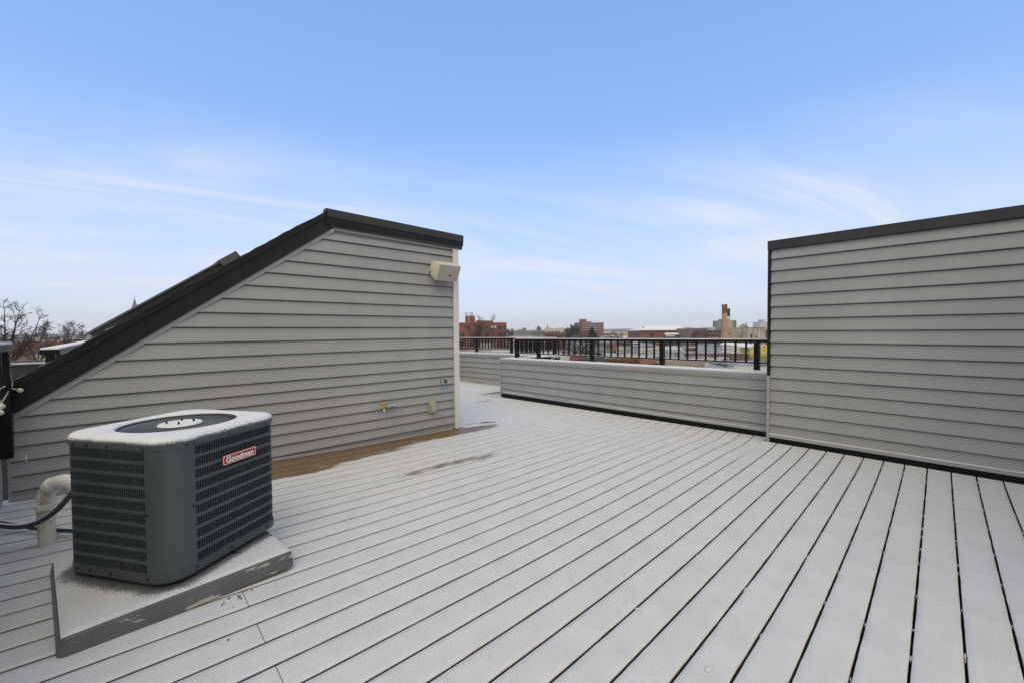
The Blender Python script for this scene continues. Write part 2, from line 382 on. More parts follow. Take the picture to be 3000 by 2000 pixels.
# crumbs of snow caught in the gaps above each joist, and loose clumps on the boards
def blob(c, r, seed):
    rr = random.Random(seed); b = len(V)
    rings = [(-.3, .9), (.35, .85), (.8, .45)]
    for (h, k) in rings:
        for q in range(7):
            t = 2*math.pi*q/7; s = k*(1+.35*(rr.random()-.5)); V.append((c[0]+r[0]*s*math.cos(t), c[1]+r[1]*s*math.sin(t), c[2]+r[2]*h)); CV.append(2.)
    V.append((c[0], c[1], c[2]+r[2])); CV.append(2.)
    for l in range(2):
        for q in range(7): Fq.append((b+l*7+q, b+l*7+(q+1) % 7, b+(l+1)*7+(q+1) % 7, b+(l+1)*7+q))
    for q in range(7): Fq.append((b+14+q, b+14+(q+1) % 7, b+21))
for k in range(-8, 30):
    y = GAP0+k*PITCH
    for i in range(18):
        x = -.55+i*.406
        if x > 5.0 or (y > 4.3 and x < 3.2): continue
        pr = .15+.85*sm(.5, 3.2, x-.35*y)
        if rnd.random() < pr:
            z = deck_z(x, y); blob((x+rnd.uniform(-.02, .02), yb(y, x), z-.012), (rnd.uniform(.008, .016), .0035, .010), rnd.random())
        if rnd.random() < .25*pr:
            xx = x+rnd.uniform(.03, .3); blob((xx, yb(y, xx), deck_z(xx, y)-.006), (rnd.uniform(.004, .03), .0034, .006), rnd.random())
for (cx, cy, nn, sp) in ((1.79, 1.13, 9, .07), (1.63, .97, 6, .05), (1.53, .60, 1, .0), (3.3, 2.5, 3, .1), (.9, .9, 2, .2)):
    for q in range(nn):
        x, y = cx+rnd.gauss(0, sp), cy+rnd.gauss(0, sp*.7); r_ = rnd.uniform(.004, .011) if sp else .014
        blob((x, y, deck_z(x, y)+.005), (r_*1.5, r_, r_*.45), rnd.random())
me = bpy.data.meshes.new('snow'); me.from_pydata(V, [], Fq); me.materials.append(M_['snow']); me.materials.append(M_['snowdeck'])
me.polygons.foreach_set('material_index', [1 if min(CV[i] for i in p.vertices) > .985 else 0 for p in me.polygons])
me.polygons.foreach_set('use_smooth', [True]*len(me.polygons))
so_ = link(bpy.data.objects.new('snow', me)); cover_attr(so_, CV); tag(so_, kind='stuff', label='thin white snow lying along the deck boards')

# dark crumbs scattered on the snow in front of the equipment pad
mb = MB(); rq = random.Random(5)
for (px_, py_) in ((670, 1752), (672, 1751), (698, 1744), (704, 1745), (700, 1749), (706, 1752), (650, 1772), (655, 1766), (683, 1777), (738, 1727), (816, 1675), (669, 1873)):
    p = sight(px_, py_, 1); d = p-EYE; q = EYE+d*((.038-EYE.z)/d.z); z = deck_z(q.x, q.y); q = EYE+d*((z+.004-EYE.z)/d.z)
    mb.obox(q, (rq.uniform(.002, .0045), .001, 0), (0, rq.uniform(.0015, .003), 0), (0, 0, .002))
o = mb.build('debris', 'membrane', None); tag(o, 'scatter of tiny dark crumbs on the snow in front of the pad', kind='stuff')

# ------------------------------------------------------------ lap siding
def plank(parent, axis, plane, out, lo, hi, z0, z1, mt='siding', kz=0, name='siding_plank', d0=.025, d1=.002):
    """one lap-siding course on a wall plane; lo/hi give the ends as functions of height"""
    prof = [(-.016, z0+.008), (d0-.007, z0+.006), (d0-.004, z0), (d0, z0+.003), (d0-.001, z0+.010), (d1+.002, z1-.009), (-.012, z1-.008), (-.016, z1+.004)]
    L = lo if callable(lo) else (lambda z: lo); H = hi if callable(hi) else (lambda z: hi)
    def pt(u, d, z):
        zz = z+kz*u
        return (u, plane+out*d, zz) if axis == 'x' else (plane+out*d, u, zz)
    r0 = [pt(L(z), d, z) for d, z in prof]; r1 = [pt(H(z), d, z) for d, z in prof]
    if (axis == 'x') == (out < 0): r0, r1 = r1, r0
    return MB().prism(r0, r1).build(name, mt, parent)

# ---- stair bulkhead with the raking roof, left
WY = 4.39; BY = 5.36
bk = thing('stair_bulkhead', 'grey lap-sided stair bulkhead with black fascia and raking roof behind the condenser', 'bulkhead', (1.3, WY, 0))
SL = (2.283-.656)/(1.597+.585)              # slope of the rake
def rake(z, off=0): return -.585+(z-.656)/SL+off      # x of the fascia's lower edge at height z
zs = [1.266-.127*k for k in range(4, -9, -1)]            # 5 inch courses
zl = [zs[0]-.1016*k for k in range(1, 8)][::-1]          # 4 inch courses below
lines = zl+zs
def top_lim(x): return 2.275 if x > 1.585 else .656+SL*(x+.585)
lines = [-.03]+lines
for z0, z1 in zip(lines, lines[1:]):
    if z0 > 2.21: break
    z1c = min(z1, 2.232)
    lo = (lambda z: max(-.605, rake(z, .045)) if z > .62 else -.605)
    if z0 < 0.0:   # the starter course is cut to the fall of the deck and only shows on the right
        plank(bk, 'x', WY, -1, .95, 3.062, z0, z1, d0=.006); continue
    plank(bk, 'x', WY, -1, lo, 3.062, z0, z1c)
# core body
prof = [(-.60, -.2), (3.12, -.2), (3.12, 2.30), (1.60, 2.30), (-.60, .66)]
MB().prism([(x, WY+.014, z) for x, z in prof], [(x, BY, z) for x, z in prof]).build('wall_core', 'siding', bk)
# trims
def bar(parent, name, p, q, wd, dep, mt, y0=None, bevel=.002):     # flat board on the bulkhead face between p=(x,z) and q, width downwards normal
    a, b = Vector((p[0], 0, p[1])), Vector((q[0], 0, q[1])); t = (b-a).normalized(); n = Vector((t.z, 0, -t.x))
    y0 = WY if y0 is None else y0
    r = [a, b, b+n*wd, a+n*wd]
    return MB().prism([(v.x, y0-dep, v.z) for v in r][::-1], [(v.x, y0+.02, v.z) for v in r][::-1]).build(name, mt, parent, bevel=bevel)
def rbar(name, x0, x1, dz0, dz1, dep, mt, bevel=.002):      # board parallel to the rake, plumb cut
    z = lambda x: .652+SL*(x+.60)
    r = [(x0, z(x0)+dz0), (x1, z(x1)+dz0), (x1, z(x1)+dz1), (x0, z(x0)+dz1)]
    return MB().prism([(x, WY-dep, zz) for x, zz in r], [(x, WY+.02, zz) for x, zz in r]).build(name, mt, bk, bevel=bevel)
rbar('rake_trim', -.588, 1.592, -.044, .0, .0265, 'trimgrey')
rbar('rake_fascia', -.608, 1.545, .0005, .158, .045, 'fascia')
rbar('rake_drip_edge', -.620, 1.515, .152, .207, .062, 'fascia')
bar(bk, 'frieze_trim', (1.597, 2.283), (3.062, 2.268), .026, .0265, 'trimgrey')
bar(bk, 'eave_fascia', (1.528, 2.372), (3.192, 2.350), .090, .045, 'charcoal')
bar(bk, 'eave_drip_edge', (1.50, 2.458), (3.20, 2.436), .084, .062, 'charcoal')
MB().box(1.5, 3.198, WY-.055, BY+.06, 2.30, 2.425).build('roof_deck', 'fascia', bk)
MB().box(1.56, 3.17, WY-.03, BY+.03, 2.4255, 2.436).build('roof_snow', 'snowcap', bk)
cs = Vector((1, 0, SL)).normalized(); nn_ = Vector((-SL, 0, 1)).normalized()
p0 = Vector((-.60, 0, .797)); lslope = 2.60
MB().prism([tuple(p0+nn_*o+cs*l+Vector((0, WY-.04, 0))) for l, o in ((-.03, -.08), (lslope, -.08), (lslope, .046), (-.03, .046))],
           [tuple(p0+nn_*o+cs*l+Vector((0, BY+.06, 0))) for l, o in ((-.03, -.08), (lslope, -.08), (lslope, .046), (-.03, .046))]).build('roof_deck', 'shingle', bk)
for i in range(18):
    l0, l1 = -.05+i*.139, -.05+i*.139+.185
    a, b = p0+cs*l0, p0+cs*min(l1, 2.59); j = rnd.uniform(-.006, .006); h0, h1 = .061+rnd.uniform(-.003, .004), .050
    q = [a+nn_*(h0-.010), a+nn_*h0, b+nn_*h1, b+nn_*(h1-.010)]
    MB().prism([(v.x, WY-.068+j, v.z) for v in q], [(v.x, BY+.07, v.z) for v in q]).build('shingle', 'shingle', bk)
    s = [a+nn_*(h0+.0004)+cs*.012, a+nn_*(h0+.0028)+cs*.016, b+nn_*(h1+.0022)-cs*.055, b+nn_*(h1+.0004)-cs*.05]
    if i < 6: MB().prism([(v.x, WY-.03+j, v.z) for v in s], [(v.x, BY+.05, v.z) for v in s]).build('roof_snow', 'snowcap', bk)
# white corner board in two lengths, base trim, starter gap
MB().box(3.060, 3.140, WY-.030, WY+.05, .655, 2.262).build('corner_board', 'white', bk, bevel=.003)
MB().hexa([(3.066, WY-.032, -.03), (3.140, WY-.032, -.03), (3.140, WY+.05, -.03), (3.066, WY+.05, -.03), (3.060, WY-.032, .652), (3.140, WY-.032, .652), (3.140, WY+.05, .652), (3.060, WY+.05, .652)]).build('corner_board', 'white', bk, bevel=.003)
MB().box(3.048, 3.0595, WY-.020, WY+.02, -.02, 2.262).build('corner_channel', 'trimgrey', bk)
mb = MB(); xs = [-.60+i*.33 for i in range(12)]
for a, b in zip(xs, xs[1:]):
    b = min(b, 3.058); za, zb = deck_z(a, 4.3), deck_z(b, 4.3)
    mb.hexa([(a, WY-.033, za+.008), (b, WY-.033, zb+.008), (b, WY-.0255, zb+.008), (a, WY-.0255, za+.008), (a, WY-.033, za+.036), (b, WY-.033, zb+.036), (b, WY-.0255, zb+.036), (a, WY-.0255, za+.036)])
mb.build('base_trim', 'trimgrey', bk)
MB().box(-.602, -.590, WY-.024, WY+.01, .06, .55).build('corner_channel', 'trimgrey', bk)
MB().box(-.612, -.586, WY-.03, WY+.01, .55, .92).build('corner_channel', 'black', bk)
# door on the far end face, with its wall lamp
MB().box(3.121, 3.15, 4.52, 5.22, .0, 2.0).build('door', 'white', bk, bevel=.004)
MB().tube([(3.15, 4.60, .98), (3.20, 4.60, .98), (3.20, 4.68, .98)], .012).build('door_handle', 'steel', bk)
# skylight on the slope
sk = thing('skylight', 'long dark skylight lying on the raking bulkhead roof', 'skylight', (.3, 4.9, 1.6))
def slab(l0, l1, h0, h1, y0, y1):
    q = [p0+cs*l0+nn_*h0, p0+cs*l1+nn_*h0, p0+cs*l1+nn_*h1, p0+cs*l0+nn_*h1]
    return MB().prism([(v.x, y0, v.z) for v in q], [(v.x, y1, v.z) for v in q])
slab(.57, 1.64, .045, .097, 4.55, 5.22).build('curb', 'charcoal', sk, bevel=.004)
slab(.555, 1.64, .0972, .113, 4.535, 5.235).build('frame', 'skyframe', sk, bevel=.003)
slab(.60, 1.60, .1132, .116, 4.60, 5.17).build('pane', 'glass', sk)
slab(1.62, 1.79, .045, .124, 4.52, 5.25).build('flashing', 'skyframe', sk, bevel=.003)

# ---- high side wall, right
HX = 5.12
hw = thing('screen_wall', 'tall grey lap-sided wall with charcoal cap along the right edge of the deck', 'wall', (HX, 0, 0))
hz_ = [.058+.0]+[.185+.127*k for k in range(0, 16)]
YE = -3.0
joints = {4: .595+.0, 5: .595, 2: .304, 3: .304}
for i, (z0, z1) in enumerate(zip(hz_, hz_[1:])):
    z1c = min(z1, 2.07)
    if z0 > 2.05: break
    jn = {6: .595, 5: .595, 4: .304, 3: .304}.get(i-0)
    if jn:
        plank(hw, 'y', HX, -1, YE, jn-.0008, z0, z1c); plank(hw, 'y', HX, -1, jn-.02, 1.372, z0, z1c, d0=.0205, d1=.0008)
        plank_dummy = None
    else: plank(hw, 'y', HX, -1, YE, 1.372, z0, z1c)
MB().box(HX+.014, HX+.16, YE, 1.385, -.2, 2.10).build('wall_core', 'siding', hw)
MB().box(HX-.038, HX+.19, YE, 1.405, 2.064, 2.160).build('cap_flashing', 'charcoal', hw, bevel=.006)
MB().box(HX-.030, HX+.165, 1.3735, 1.402, .715, 2.0635).build('corner_trim', 'fascia', hw, bevel=.002)
MB().box(HX-.030, HX+.165, 1.3735, 1.402, -.02, .7145).build('corner_trim', 'trimgrey', hw, bevel=.002)
MB().box(HX-.040, HX-.0255, YE, 1.372, .052, .086).build('base_trim', 'trimgrey', hw, bevel=.002)
MB().box(HX-.039, HX-.012, YE, 1.372, .0862, .0905).build('trim_snow', 'snowcap', hw)
MB().box(HX-.008, HX+.02, YE, 1.372, -.12, .0575).build('base_board', 'black', hw)

# ---- unseen bulkhead added behind the camera to shade the tall wall's lower right
nbk = thing('shading_bulkhead', 'unseen grey lap-sided bulkhead added behind the camera to shade the tall wall', 'bulkhead', (3.6, -1.5, 0))
for i in range(19): plank(nbk, 'x', -1.5, 1, 2.0, 5.09, .06+.127*i, .187+.127*i)
MB().box(1.99, 5.10, -2.6, -1.514, -.2, 2.47).build('wall_core', 'siding', nbk)
MB().box(1.93, 5.14, -2.65, -1.45, 2.473, 2.58).build('fascia', 'fascia', nbk)

# ---- low parapets
def parapet(name, label, X, y0, y1, thick, top, kz, bottom, courses, joints={}, left_end=True):
    t = thing(name, label, 'parapet', (X, (y0+y1)/2, 0))
    zt = lambda u: top+kz*u
    for i, (a, b) in enumerate(zip(courses, courses[1:])):
        j = joints.get(i)
        if j:
            plank(t, 'y', X, -1, y0+.02, j, a, b, kz=kz); plank(t, 'y', X, -1, j-.01, y1-.02, a, b, kz=kz, d0=.0205, d1=.0008)
        else: plank(t, 'y', X, -1, y0+.02, y1-.02, a, b, kz=kz)
    def hx(xa, xb, ya, yb, za, zb, nm, mt, bv=0):
        MB().hexa([(xa, ya, za+kz*ya), (xb, ya, za+kz*ya), (xb, yb, za+kz*yb), (xa, yb, za+kz*yb), (xa, ya, zb+kz*ya), (xb, ya, zb+kz*ya), (xb, yb, zb+kz*yb), (xa, yb, zb+kz*yb)]).build(nm, mt, t, bevel=bv)
    hx(X+.014, X+thick-.01, y0+.01, y1-.01, -.25, top-.02, 'wall_core', 'fascia')
    hx(X-.036, X+thick, y0, y1, top-.045, top-.004, 'cap', 'trimgrey', .004)
    hx(X-.028, X-.002, y0, y1, top-.072, top-.0455, 'cap_channel', 'trimgrey', .002)
    hx(X-.024, X+thick-.004, y0+.006, y1-.006, top-.0038, top+.007, 'cap_snow', 'snowcap')
    for u in (y0, y1-.022): hx(X-.028, X+.01, u, u+.022, bottom, top-.0725, 'end_trim', 'trimgrey', .002)
    hx(X-.032, X-.0255, y0+.0225, y1-.0225, bottom, bottom+.028, 'base_trim', 'trimgrey', .002)
    for (a, b) in ((y0+.03, y0+(y1-y0)*.62), (y1-.9, y1-.12)): hx(X-.031, X-.014, a, b, bottom+.0285, bottom+.032, 'trim_snow', 'snowcap')
    hx(X-.010, X+.02, y0+.02, y1-.01, -.25, bottom+.01, 'base_board', 'black')
    return t
LX, KZ = 5.34, -.0072
cz = [.135+.0108+.1287*k for k in range(-1, 5)]; cz[0] = .03+.0108+.02; cz[-1] = .667
pf = parapet('low_parapet', 'low grey lap-sided parapet with snowy cap running from the tall right wall', LX, 1.43, 6.045, .25, .728, KZ, .050+.0108, cz, {4: 3.14, 3: 4.317, 2: 4.317, 1: 5.16, 0: 5.16})
# its short return to the outer parapet, black on the outside
rt_ = thing('parapet_return', 'short black-backed parapet return with snowy top joining the two grey parapets', 'parapet', (6.0, 6.0, 0))
zr = .728+KZ*6
MB().box(LX+.2405, 6.575, 5.83, 6.03, -.25, zr-.02).build('wall_core', 'fascia', rt_)
MB().box(LX+.2505, 6.575, 5.81, 6.045, zr-.0199, zr-.005).build('cap', 'trimgrey', rt_)
MB().box(LX+.2505, 6.57, 5.816, 6.039, zr-.0048, zr+.007).build('cap_snow', 'snowcap', rt_)
X2 = 6.58
c2 = [.05+.129*k+.09 for k in range(-1, 6)]; c2[-1] = .64+.055
parapet('outer_parapet', 'far grey lap-sided parapet with snowy cap seen past the white corner board', X2, 5.80, 9.45, .25, .752, -.0125, -.02, c2)
ep = thing('end_parapet', 'grey lap-sided parapet closing the far end of the deck, hidden behind the bulkhead', 'parapet', (4.8, 9.46, 0))
for i in range(6): plank(ep, 'x', 9.46, -1, -.6, 6.56, -.10+.129*i, min(.029+.129*i, .62))
MB().box(-.6, 6.60, 9.474, 9.66, -.25, .62).build('wall_core', 'fascia', ep)
MB().box(-.6, 6.60, 9.43, 9.69, .6205, .655).build('cap', 'trimgrey', ep, bevel=.004)
MB().box(-.59, 6.59, 9.436, 9.68, .6552, .667).build('cap_snow', 'snowcap', ep)
PX = -.645
lp = parapet_l = thing('side_parapet', 'grey lap-sided parapet end at the left edge of the photo', 'parapet', (PX, 3, 0))
for i in range(6):
    z0 = .10+.11*i; z1 = z0+.11
    plank(lp, 'y', PX, 1, 1.2, 4.285, z0, min(z1, .70))
MB().box(PX-.2, PX-.014, 1.2, 4.34, -.2, .70).build('wall_core', 'siding', lp)
MB().box(PX-.22, PX+.03, 1.2, 4.30, .7, .735).build('cap', 'trimgrey', lp, bevel=.004)
MB().box(PX-.21, PX+.022, 1.2, 4.295, .7352, .747).build('cap_snow', 'snowcap', lp)
MB().box(PX+.0, PX+.026, 4.286, 4.31, .10, .70).build('end_trim', 'trimgrey', lp, bevel=.002)
MB().box(PX+.001, PX+.024, 1.2, 4.2855, .075, .0995).build('base_trim', 'trimgrey', lp, bevel=.002)

# ------------------------------------------------------------ railings
def mesh_box(name, hx, hy, hz0, hz1, mt): return MB().box(-hx, hx, -hy, hy, hz0, hz1).mesh(name, mt)
def railing(name, label, A, B, ztop, zbot, posts, nbal, postz, snow=True, group=None, cap=.026, rail_h=.036):
    """A,B: (x,y) ends; ztop/zbot: (at A, at B); posts: parameters 0..1 along the run"""
    A, B = Vector((*A, 0)), Vector((*B, 0)); L = (B-A).length; t = (B-A).normalized(); n = Vector((-t.y, t.x, 0))
    root = thing(name, label, 'railing', tuple((A+B)/2), group=group)
    Z = lambda s: ztop[0]+(ztop[1]-ztop[0])*s
    Zb = lambda s: zbot[0]+(zbot[1]-zbot[0])*s
    def run(nm, w, dz0, dz1, zf, mt, bv=0, s0=0, s1=1):
        a, b = A+(B-A)*s0, A+(B-A)*s1
        return MB().hexa([(a-n*w)+Vector((0, 0, zf(s0)+dz0)), (b-n*w)+Vector((0, 0, zf(s1)+dz0)), (b+n*w)+Vector((0, 0, zf(s1)+dz0)), (a+n*w)+Vector((0, 0, zf(s0)+dz0)),
                   (a-n*w)+Vector((0, 0, zf(s0)+dz1)), (b-n*w)+Vector((0, 0, zf(s1)+dz1)), (b+n*w)+Vector((0, 0, zf(s1)+dz1)), (a+n*w)+Vector((0, 0, zf(s0)+dz1))]).build(nm, mt, root, bevel=bv)
    run('top_rail', cap, -rail_h-.012, -.012, Z, 'black', .004)
    if snow: run('rail_snow', cap-.003, -.0118, .001, Z, 'snowcap')
    run('bottom_rail', .010, 0, .016, Zb, 'black')
    if snow: run('rail_snow', .009, .0162, .020, Zb, 'snowcap')
    rot = math.atan2(t.y, t.x)
    h = sum(ztop)/2-rail_h-.0125-(sum(zbot)/2+.016)
    bm_ = mesh_box('baluster', .0105, .0105, 0, h, 'black'); ps = sorted(posts)
    for s in ps:
        p = A+(B-A)*s; pm = mesh_box('post', .029, .029, postz, Z(s)-rail_h-.0122, 'black')
        o = link(bpy.data.objects.new('post', pm)); o.parent = root; o.location = p-LOC[root]; o.rotation_euler.z = rot
    for a, b in zip(ps, ps[1:]):
        for q in range(nbal):
            s = a+(b-a)*(q+1)/(nbal+1); p = A+(B-A)*s+Vector((0, 0, Zb(s)+.0165))-LOC[root]
            o = link(bpy.data.objects.new('baluster', bm_)); o.parent = root; o.location = p; o.rotation_euler.z = rot
    return root
RX = 5.625
yp = [1.655-1.22, 1.655, 2.877, 4.095, 5.305, 5.80]
zt = lambda y: 1.113-.0072*y; zb_ = lambda y: .815-.0072*y
ya, yb = .45, 5.93
railing('front_railing', 'black metal railing with snowy top rail along the low right parapet', (RX, ya), (RX, yb), (zt(ya), zt(yb)), (zb_(ya), zb_(yb)),
        [(y-ya)/(yb-ya) for y in (.46, 1.655, 2.877, 4.095, 5.305, 5.90)], 9, .45)
railing('return_railing', 'short black railing run joining the two parapets, balusters crowded by perspective', (RX+.06, 5.96), (6.86, 5.96), (1.070, 1.068), (.772, .77), [0.02, .98], 8, .3)
railing('outer_railing', 'black railing with snowy rail on the far parapet in front of the red brick building', (6.86, 5.98), (6.86, 10.2), (1.066, 1.03), (.768, .735),
        [.005, .33, .655, .985], 10, .3)
lr = railing('side_railing', 'black railing post with snowy cap at the left edge of the photo', (-.592, 1.3), (-.592, 4.335), (1.17, 1.165), (.86, .86), [0, .5, .985], 10, .4, cap=.040, rail_h=.045)
railing('rear_railing', 'black railing with wide snowy top rail beyond the raking bulkhead roof', (-.49, 5.46), (-.49, 11.3), (1.094, 1.09), (.82, .81), [.008, .2, .4, .6, .8, .99], 11, .2, cap=.06, rail_h=.045)

# ------------------------------------------------------------ air conditioner on its pad
PADC, PADR, PADS = (.155, 2.655), R(6.2), .406
zp = deck_z(.15, 2.6)+.003
def rsq(h, r, n=14):      # rounded square outline as (x,y,nx,ny), starting on the right side going counter-clockwise
    out = []
    for cx, cy, a0 in ((h-r, h-r, 0), (-h+r, h-r, 90), (-h+r, -h+r, 180), (h-r, -h+r, 270)):
        for i in range(n+1):
            a = R(a0+90*i/n); out.append((cx+r*math.cos(a), cy+r*math.sin(a), math.cos(a), math.sin(a)))
    return out
pad = thing('equipment_pad', 'grey plastic equipment pad with chipped paint under the condenser', 'pad', (*PADC, zp), PADR)
prof = [(.006, .0, 1.0), (.005, .010, 1), (.002, .040, 1), (.001, .043, 1), (-.003, .070, 1), (-.012, .078, 1), (-.03, .079, 1)]
mb = MB(); rings = []
for (o, z, _) in prof:
    rings.append([(x+nx*o, y+ny*o, z) for x, y, nx, ny in rsq(PADS, .022, 6)])
for a, b in zip(rings, rings[1:]): mb.prism(a, b, caps=False)
nv = len(rings[0]); mb.f.append(tuple(range(len(mb.v)-nv, len(mb.v)))); mb.f.append(tuple(range(nv-1, -1, -1)))
def padmat():
    m = mat('pad_paint', (.115, .122, .13), .5, .18, 5, .15, 60); t = m.node_tree; p = t.nodes['Principled BSDF']
    g = t.nodes.new('ShaderNodeTexCoord'); mp = t.nodes.new('ShaderNodeMapping'); mp.inputs['Scale'].default_value = (7, 7, 30); mp.inputs['Location'].default_value = (.35, .0, .6)
    t.links.new(g.outputs['Object'], mp.inputs[0]); n = t.nodes.new('ShaderNodeTexNoise'); n.inputs['Scale'].default_value = 1.0; n.inputs['Detail'].default_value = 7; n.inputs['Roughness'].default_value = .62
    t.links.new(mp.outputs[0], n.inputs['Vector']); c = t.nodes.new('ShaderNodeValToRGB'); c.color_ramp.elements[0].position = .585; c.color_ramp.elements[1].position = .60
    t.links.new(n.outputs[0], c.inputs[0]); x = t.nodes.new('ShaderNodeMix'); x.data_type = 'RGBA'
    gn = t.nodes.new('ShaderNodeNewGeometry'); sz = t.nodes.new('ShaderNodeSeparateXYZ'); t.links.new(gn.outputs['Normal'], sz.inputs[0]); mm2 = t.nodes.new('ShaderNodeMath'); mm2.operation = 'LESS_THAN'; mm2.inputs[1].default_value = .4
    t.links.new(sz.outputs[2], mm2.inputs[0]); mu = t.nodes.new('ShaderNodeMath'); mu.operation = 'MULTIPLY'; t.links.new(mm2.outputs[0], mu.inputs[0]); t.links.new(c.outputs[0], mu.inputs[1]); t.links.new(mu.outputs[0], x.inputs[0])
    src = p.inputs['Base Color'].links[0].from_socket; t.links.new(src, x.inputs[6]); x.inputs[7].default_value = (.46, .42, .35, 1); t.links.new(x.outputs[2], p.inputs['Base Color'])
    return m
M_['pad'] = padmat()
mb.build('pad_body', 'pad', pad, smooth=True, local=True)
ACC, ACR, AH, ARr, ACZ = (.198, 2.727), R(34), .314, .10, .135
# snow on the pad, blown clear round the machine
mb = MB(); n = 90; cvs = []
for i in range(n+1):
    for j in range(n+1):
        x, y = (i/n*2-1)*(PADS-.008), (j/n*2-1)*(PADS-.008)
        wx, wy = x*math.cos(PADR)-y*math.sin(PADR)+PADC[0]-ACC[0], x*math.sin(PADR)+y*math.cos(PADR)+PADC[1]-ACC[1]
        lx, ly = wx*math.cos(ACR)+wy*math.sin(ACR), -wx*math.sin(ACR)+wy*math.cos(ACR)
        qx, qy = max(0, abs(lx)-AH+ARr), max(0, abs(ly)-AH+ARr); d = math.hypot(qx, qy)-ARr
        if abs(lx) < AH-ARr and abs(ly) < AH-ARr: d = -.1
        edge = max(abs(x), abs(y)); c = sm(-.035, .125, d+.012*mnoise.noise(Vector((x*9, y*9, 0))))*1.15
        mb.v.append((x, y, .0795+.006*sm(0, .06, d)-.008*sm(PADS-.03, PADS-.006, edge))); cvs.append(c)
for i in range(n):
    for j in range(n):
        p = i*(n+1)+j; mb.f.append((p, p+n+1, p+n+2, p+1))
o = mb.build('pad_snow', 'snow', pad, smooth=True, local=True); cover_attr(o, cvs)

ac = thing('air_conditioner', 'dark grey outdoor condenser unit with red badge and snowy top on a pad', 'condenser', (*ACC, ACZ), ACR)
H0, H1 = .030, .578       # louvre zone bottom and lid bottom
per = rsq(AH, ARr, 12)
P = [(Vector((x, y, 0)), Vector((nx, ny, 0))) for x, y, nx, ny in per]
cum = [0.]
for i in range(len(P)): cum.append(cum[-1]+(P[(i+1) % len(P)][0]-P[i][0]).length)
LP = cum[-1]
def along(s):
    s %= LP
    for i in range(len(P)):
        if s <= cum[i+1]:
            f = (s-cum[i])/max(1e-9, cum[i+1]-cum[i]); a, b = P[i], P[(i+1) % len(P)]
            return a[0].lerp(b[0], f), a[1].lerp(b[1], f).normalized()
# the front corner points to the local (-,-) side: middle of the third arc
fc = next(c for c, p in zip(cum, P) if p[1].x < -.70 and p[1].y < -.70)
fc = cum[2*13+6]
def shell(mb, s0, s1, z0, z1, o0, o1, step=.02):
    n = max(1, int(abs(s1-s0)/step)); ra = [along(s0+(s1-s0)*i/n) for i in range(n+1)]
    for (pa, na), (pb, nb) in zip(ra, ra[1:]):
        q = lambda p, nrm, o, z: (p.x+nrm.x*o, p.y+nrm.y*o, z)
        mb.hexa([q(pa, na, o0, z0), q(pb, nb, o0, z0), q(pb, nb, o1, z0), q(pa, na, o1, z0), q(pa, na, o0, z1), q(pb, nb, o0, z1), q(pb, nb, o1, z1), q(pa, na, o1, z1)])
    return mb
shell(MB(), 0, LP-.0001, -.004, H0, -.012, .004).build('base_pan', 'ac', ac, local=True, smooth=True)
MB().prism([(x, y, -.003) for x, y, *_ in rsq(AH-.02, ARr)], [(x, y, .02) for x, y, *_ in rsq(AH-.02, ARr)]).build('base_plate', 'acdark', ac, local=True)
for sx_ in (-1, 1):
    for sy_ in (-1, 1): MB().tube([(sx_*.2, sy_*.2, 0), (sx_*.2, sy_*.2, zp+.079-ACZ)], .03).build('foot', 'acdark', ac, local=True)
shell(MB(), 0, LP-.0001, H0, H1, -.034, -.028, .03).build('coil', 'acbrown', ac, local=True, smooth=True)
shell(MB(), fc-.075, fc+.083, H0+.0005, H1-.0005, -.004, .0025, .012).build('corner_panel', 'ac', ac, local=True, smooth=True)
def grille(s0, s1, rows=10):
    mb = MB(); zp_ = (H1-H0)/rows
    fl = .022
    shell(mb, s0, s0+fl, H0+.0003, H1-.0003, -.004, .001, .02); shell(mb, s1-fl, s1, H0+.0003, H1-.0003, -.004, .001, .02)
    for r in range(rows+1):
        z = H0+r*zp_; a, b = (z-.008, z+.008)
        if r == 0: a = H0+.0003
        if r == rows: b = H1-.0003
        shell(mb, s0+fl, s1-fl, a, b, -.004, .001, .025)
    ns = int((s1-s0-2*fl)/.0122)
    for r in range(rows):
        z0, z1 = H0+r*zp_+.006, H0+(r+1)*zp_-.006
        for i in range(ns+1):
            s = s0+fl+(s1-s0-2*fl)*i/ns; p, nrm = along(s); tg = Vector((-nrm.y, nrm.x, 0))
            d = (nrm*.55-tg*.83 if (s-fc) % LP < LP/2 else nrm*.97+tg*.24)
            c = p-nrm*.006; mb.obox((c.x, c.y, (z0+z1)/2), d*.0068, Vector((-d.y, d.x, 0))*.0013, (0, 0, (z1-z0)/2))
    return mb
bounds = [fc+.0835, fc+.0835+(LP-.1595)/4, fc+.0835+(LP-.1595)/2, fc+.0835+3*(LP-.1595)/4, fc+LP-.0760]
for a, b in zip(bounds, bounds[1:]): grille(a+.0004, b-.0004).build('louvre_grille', 'ac', ac, local=True)
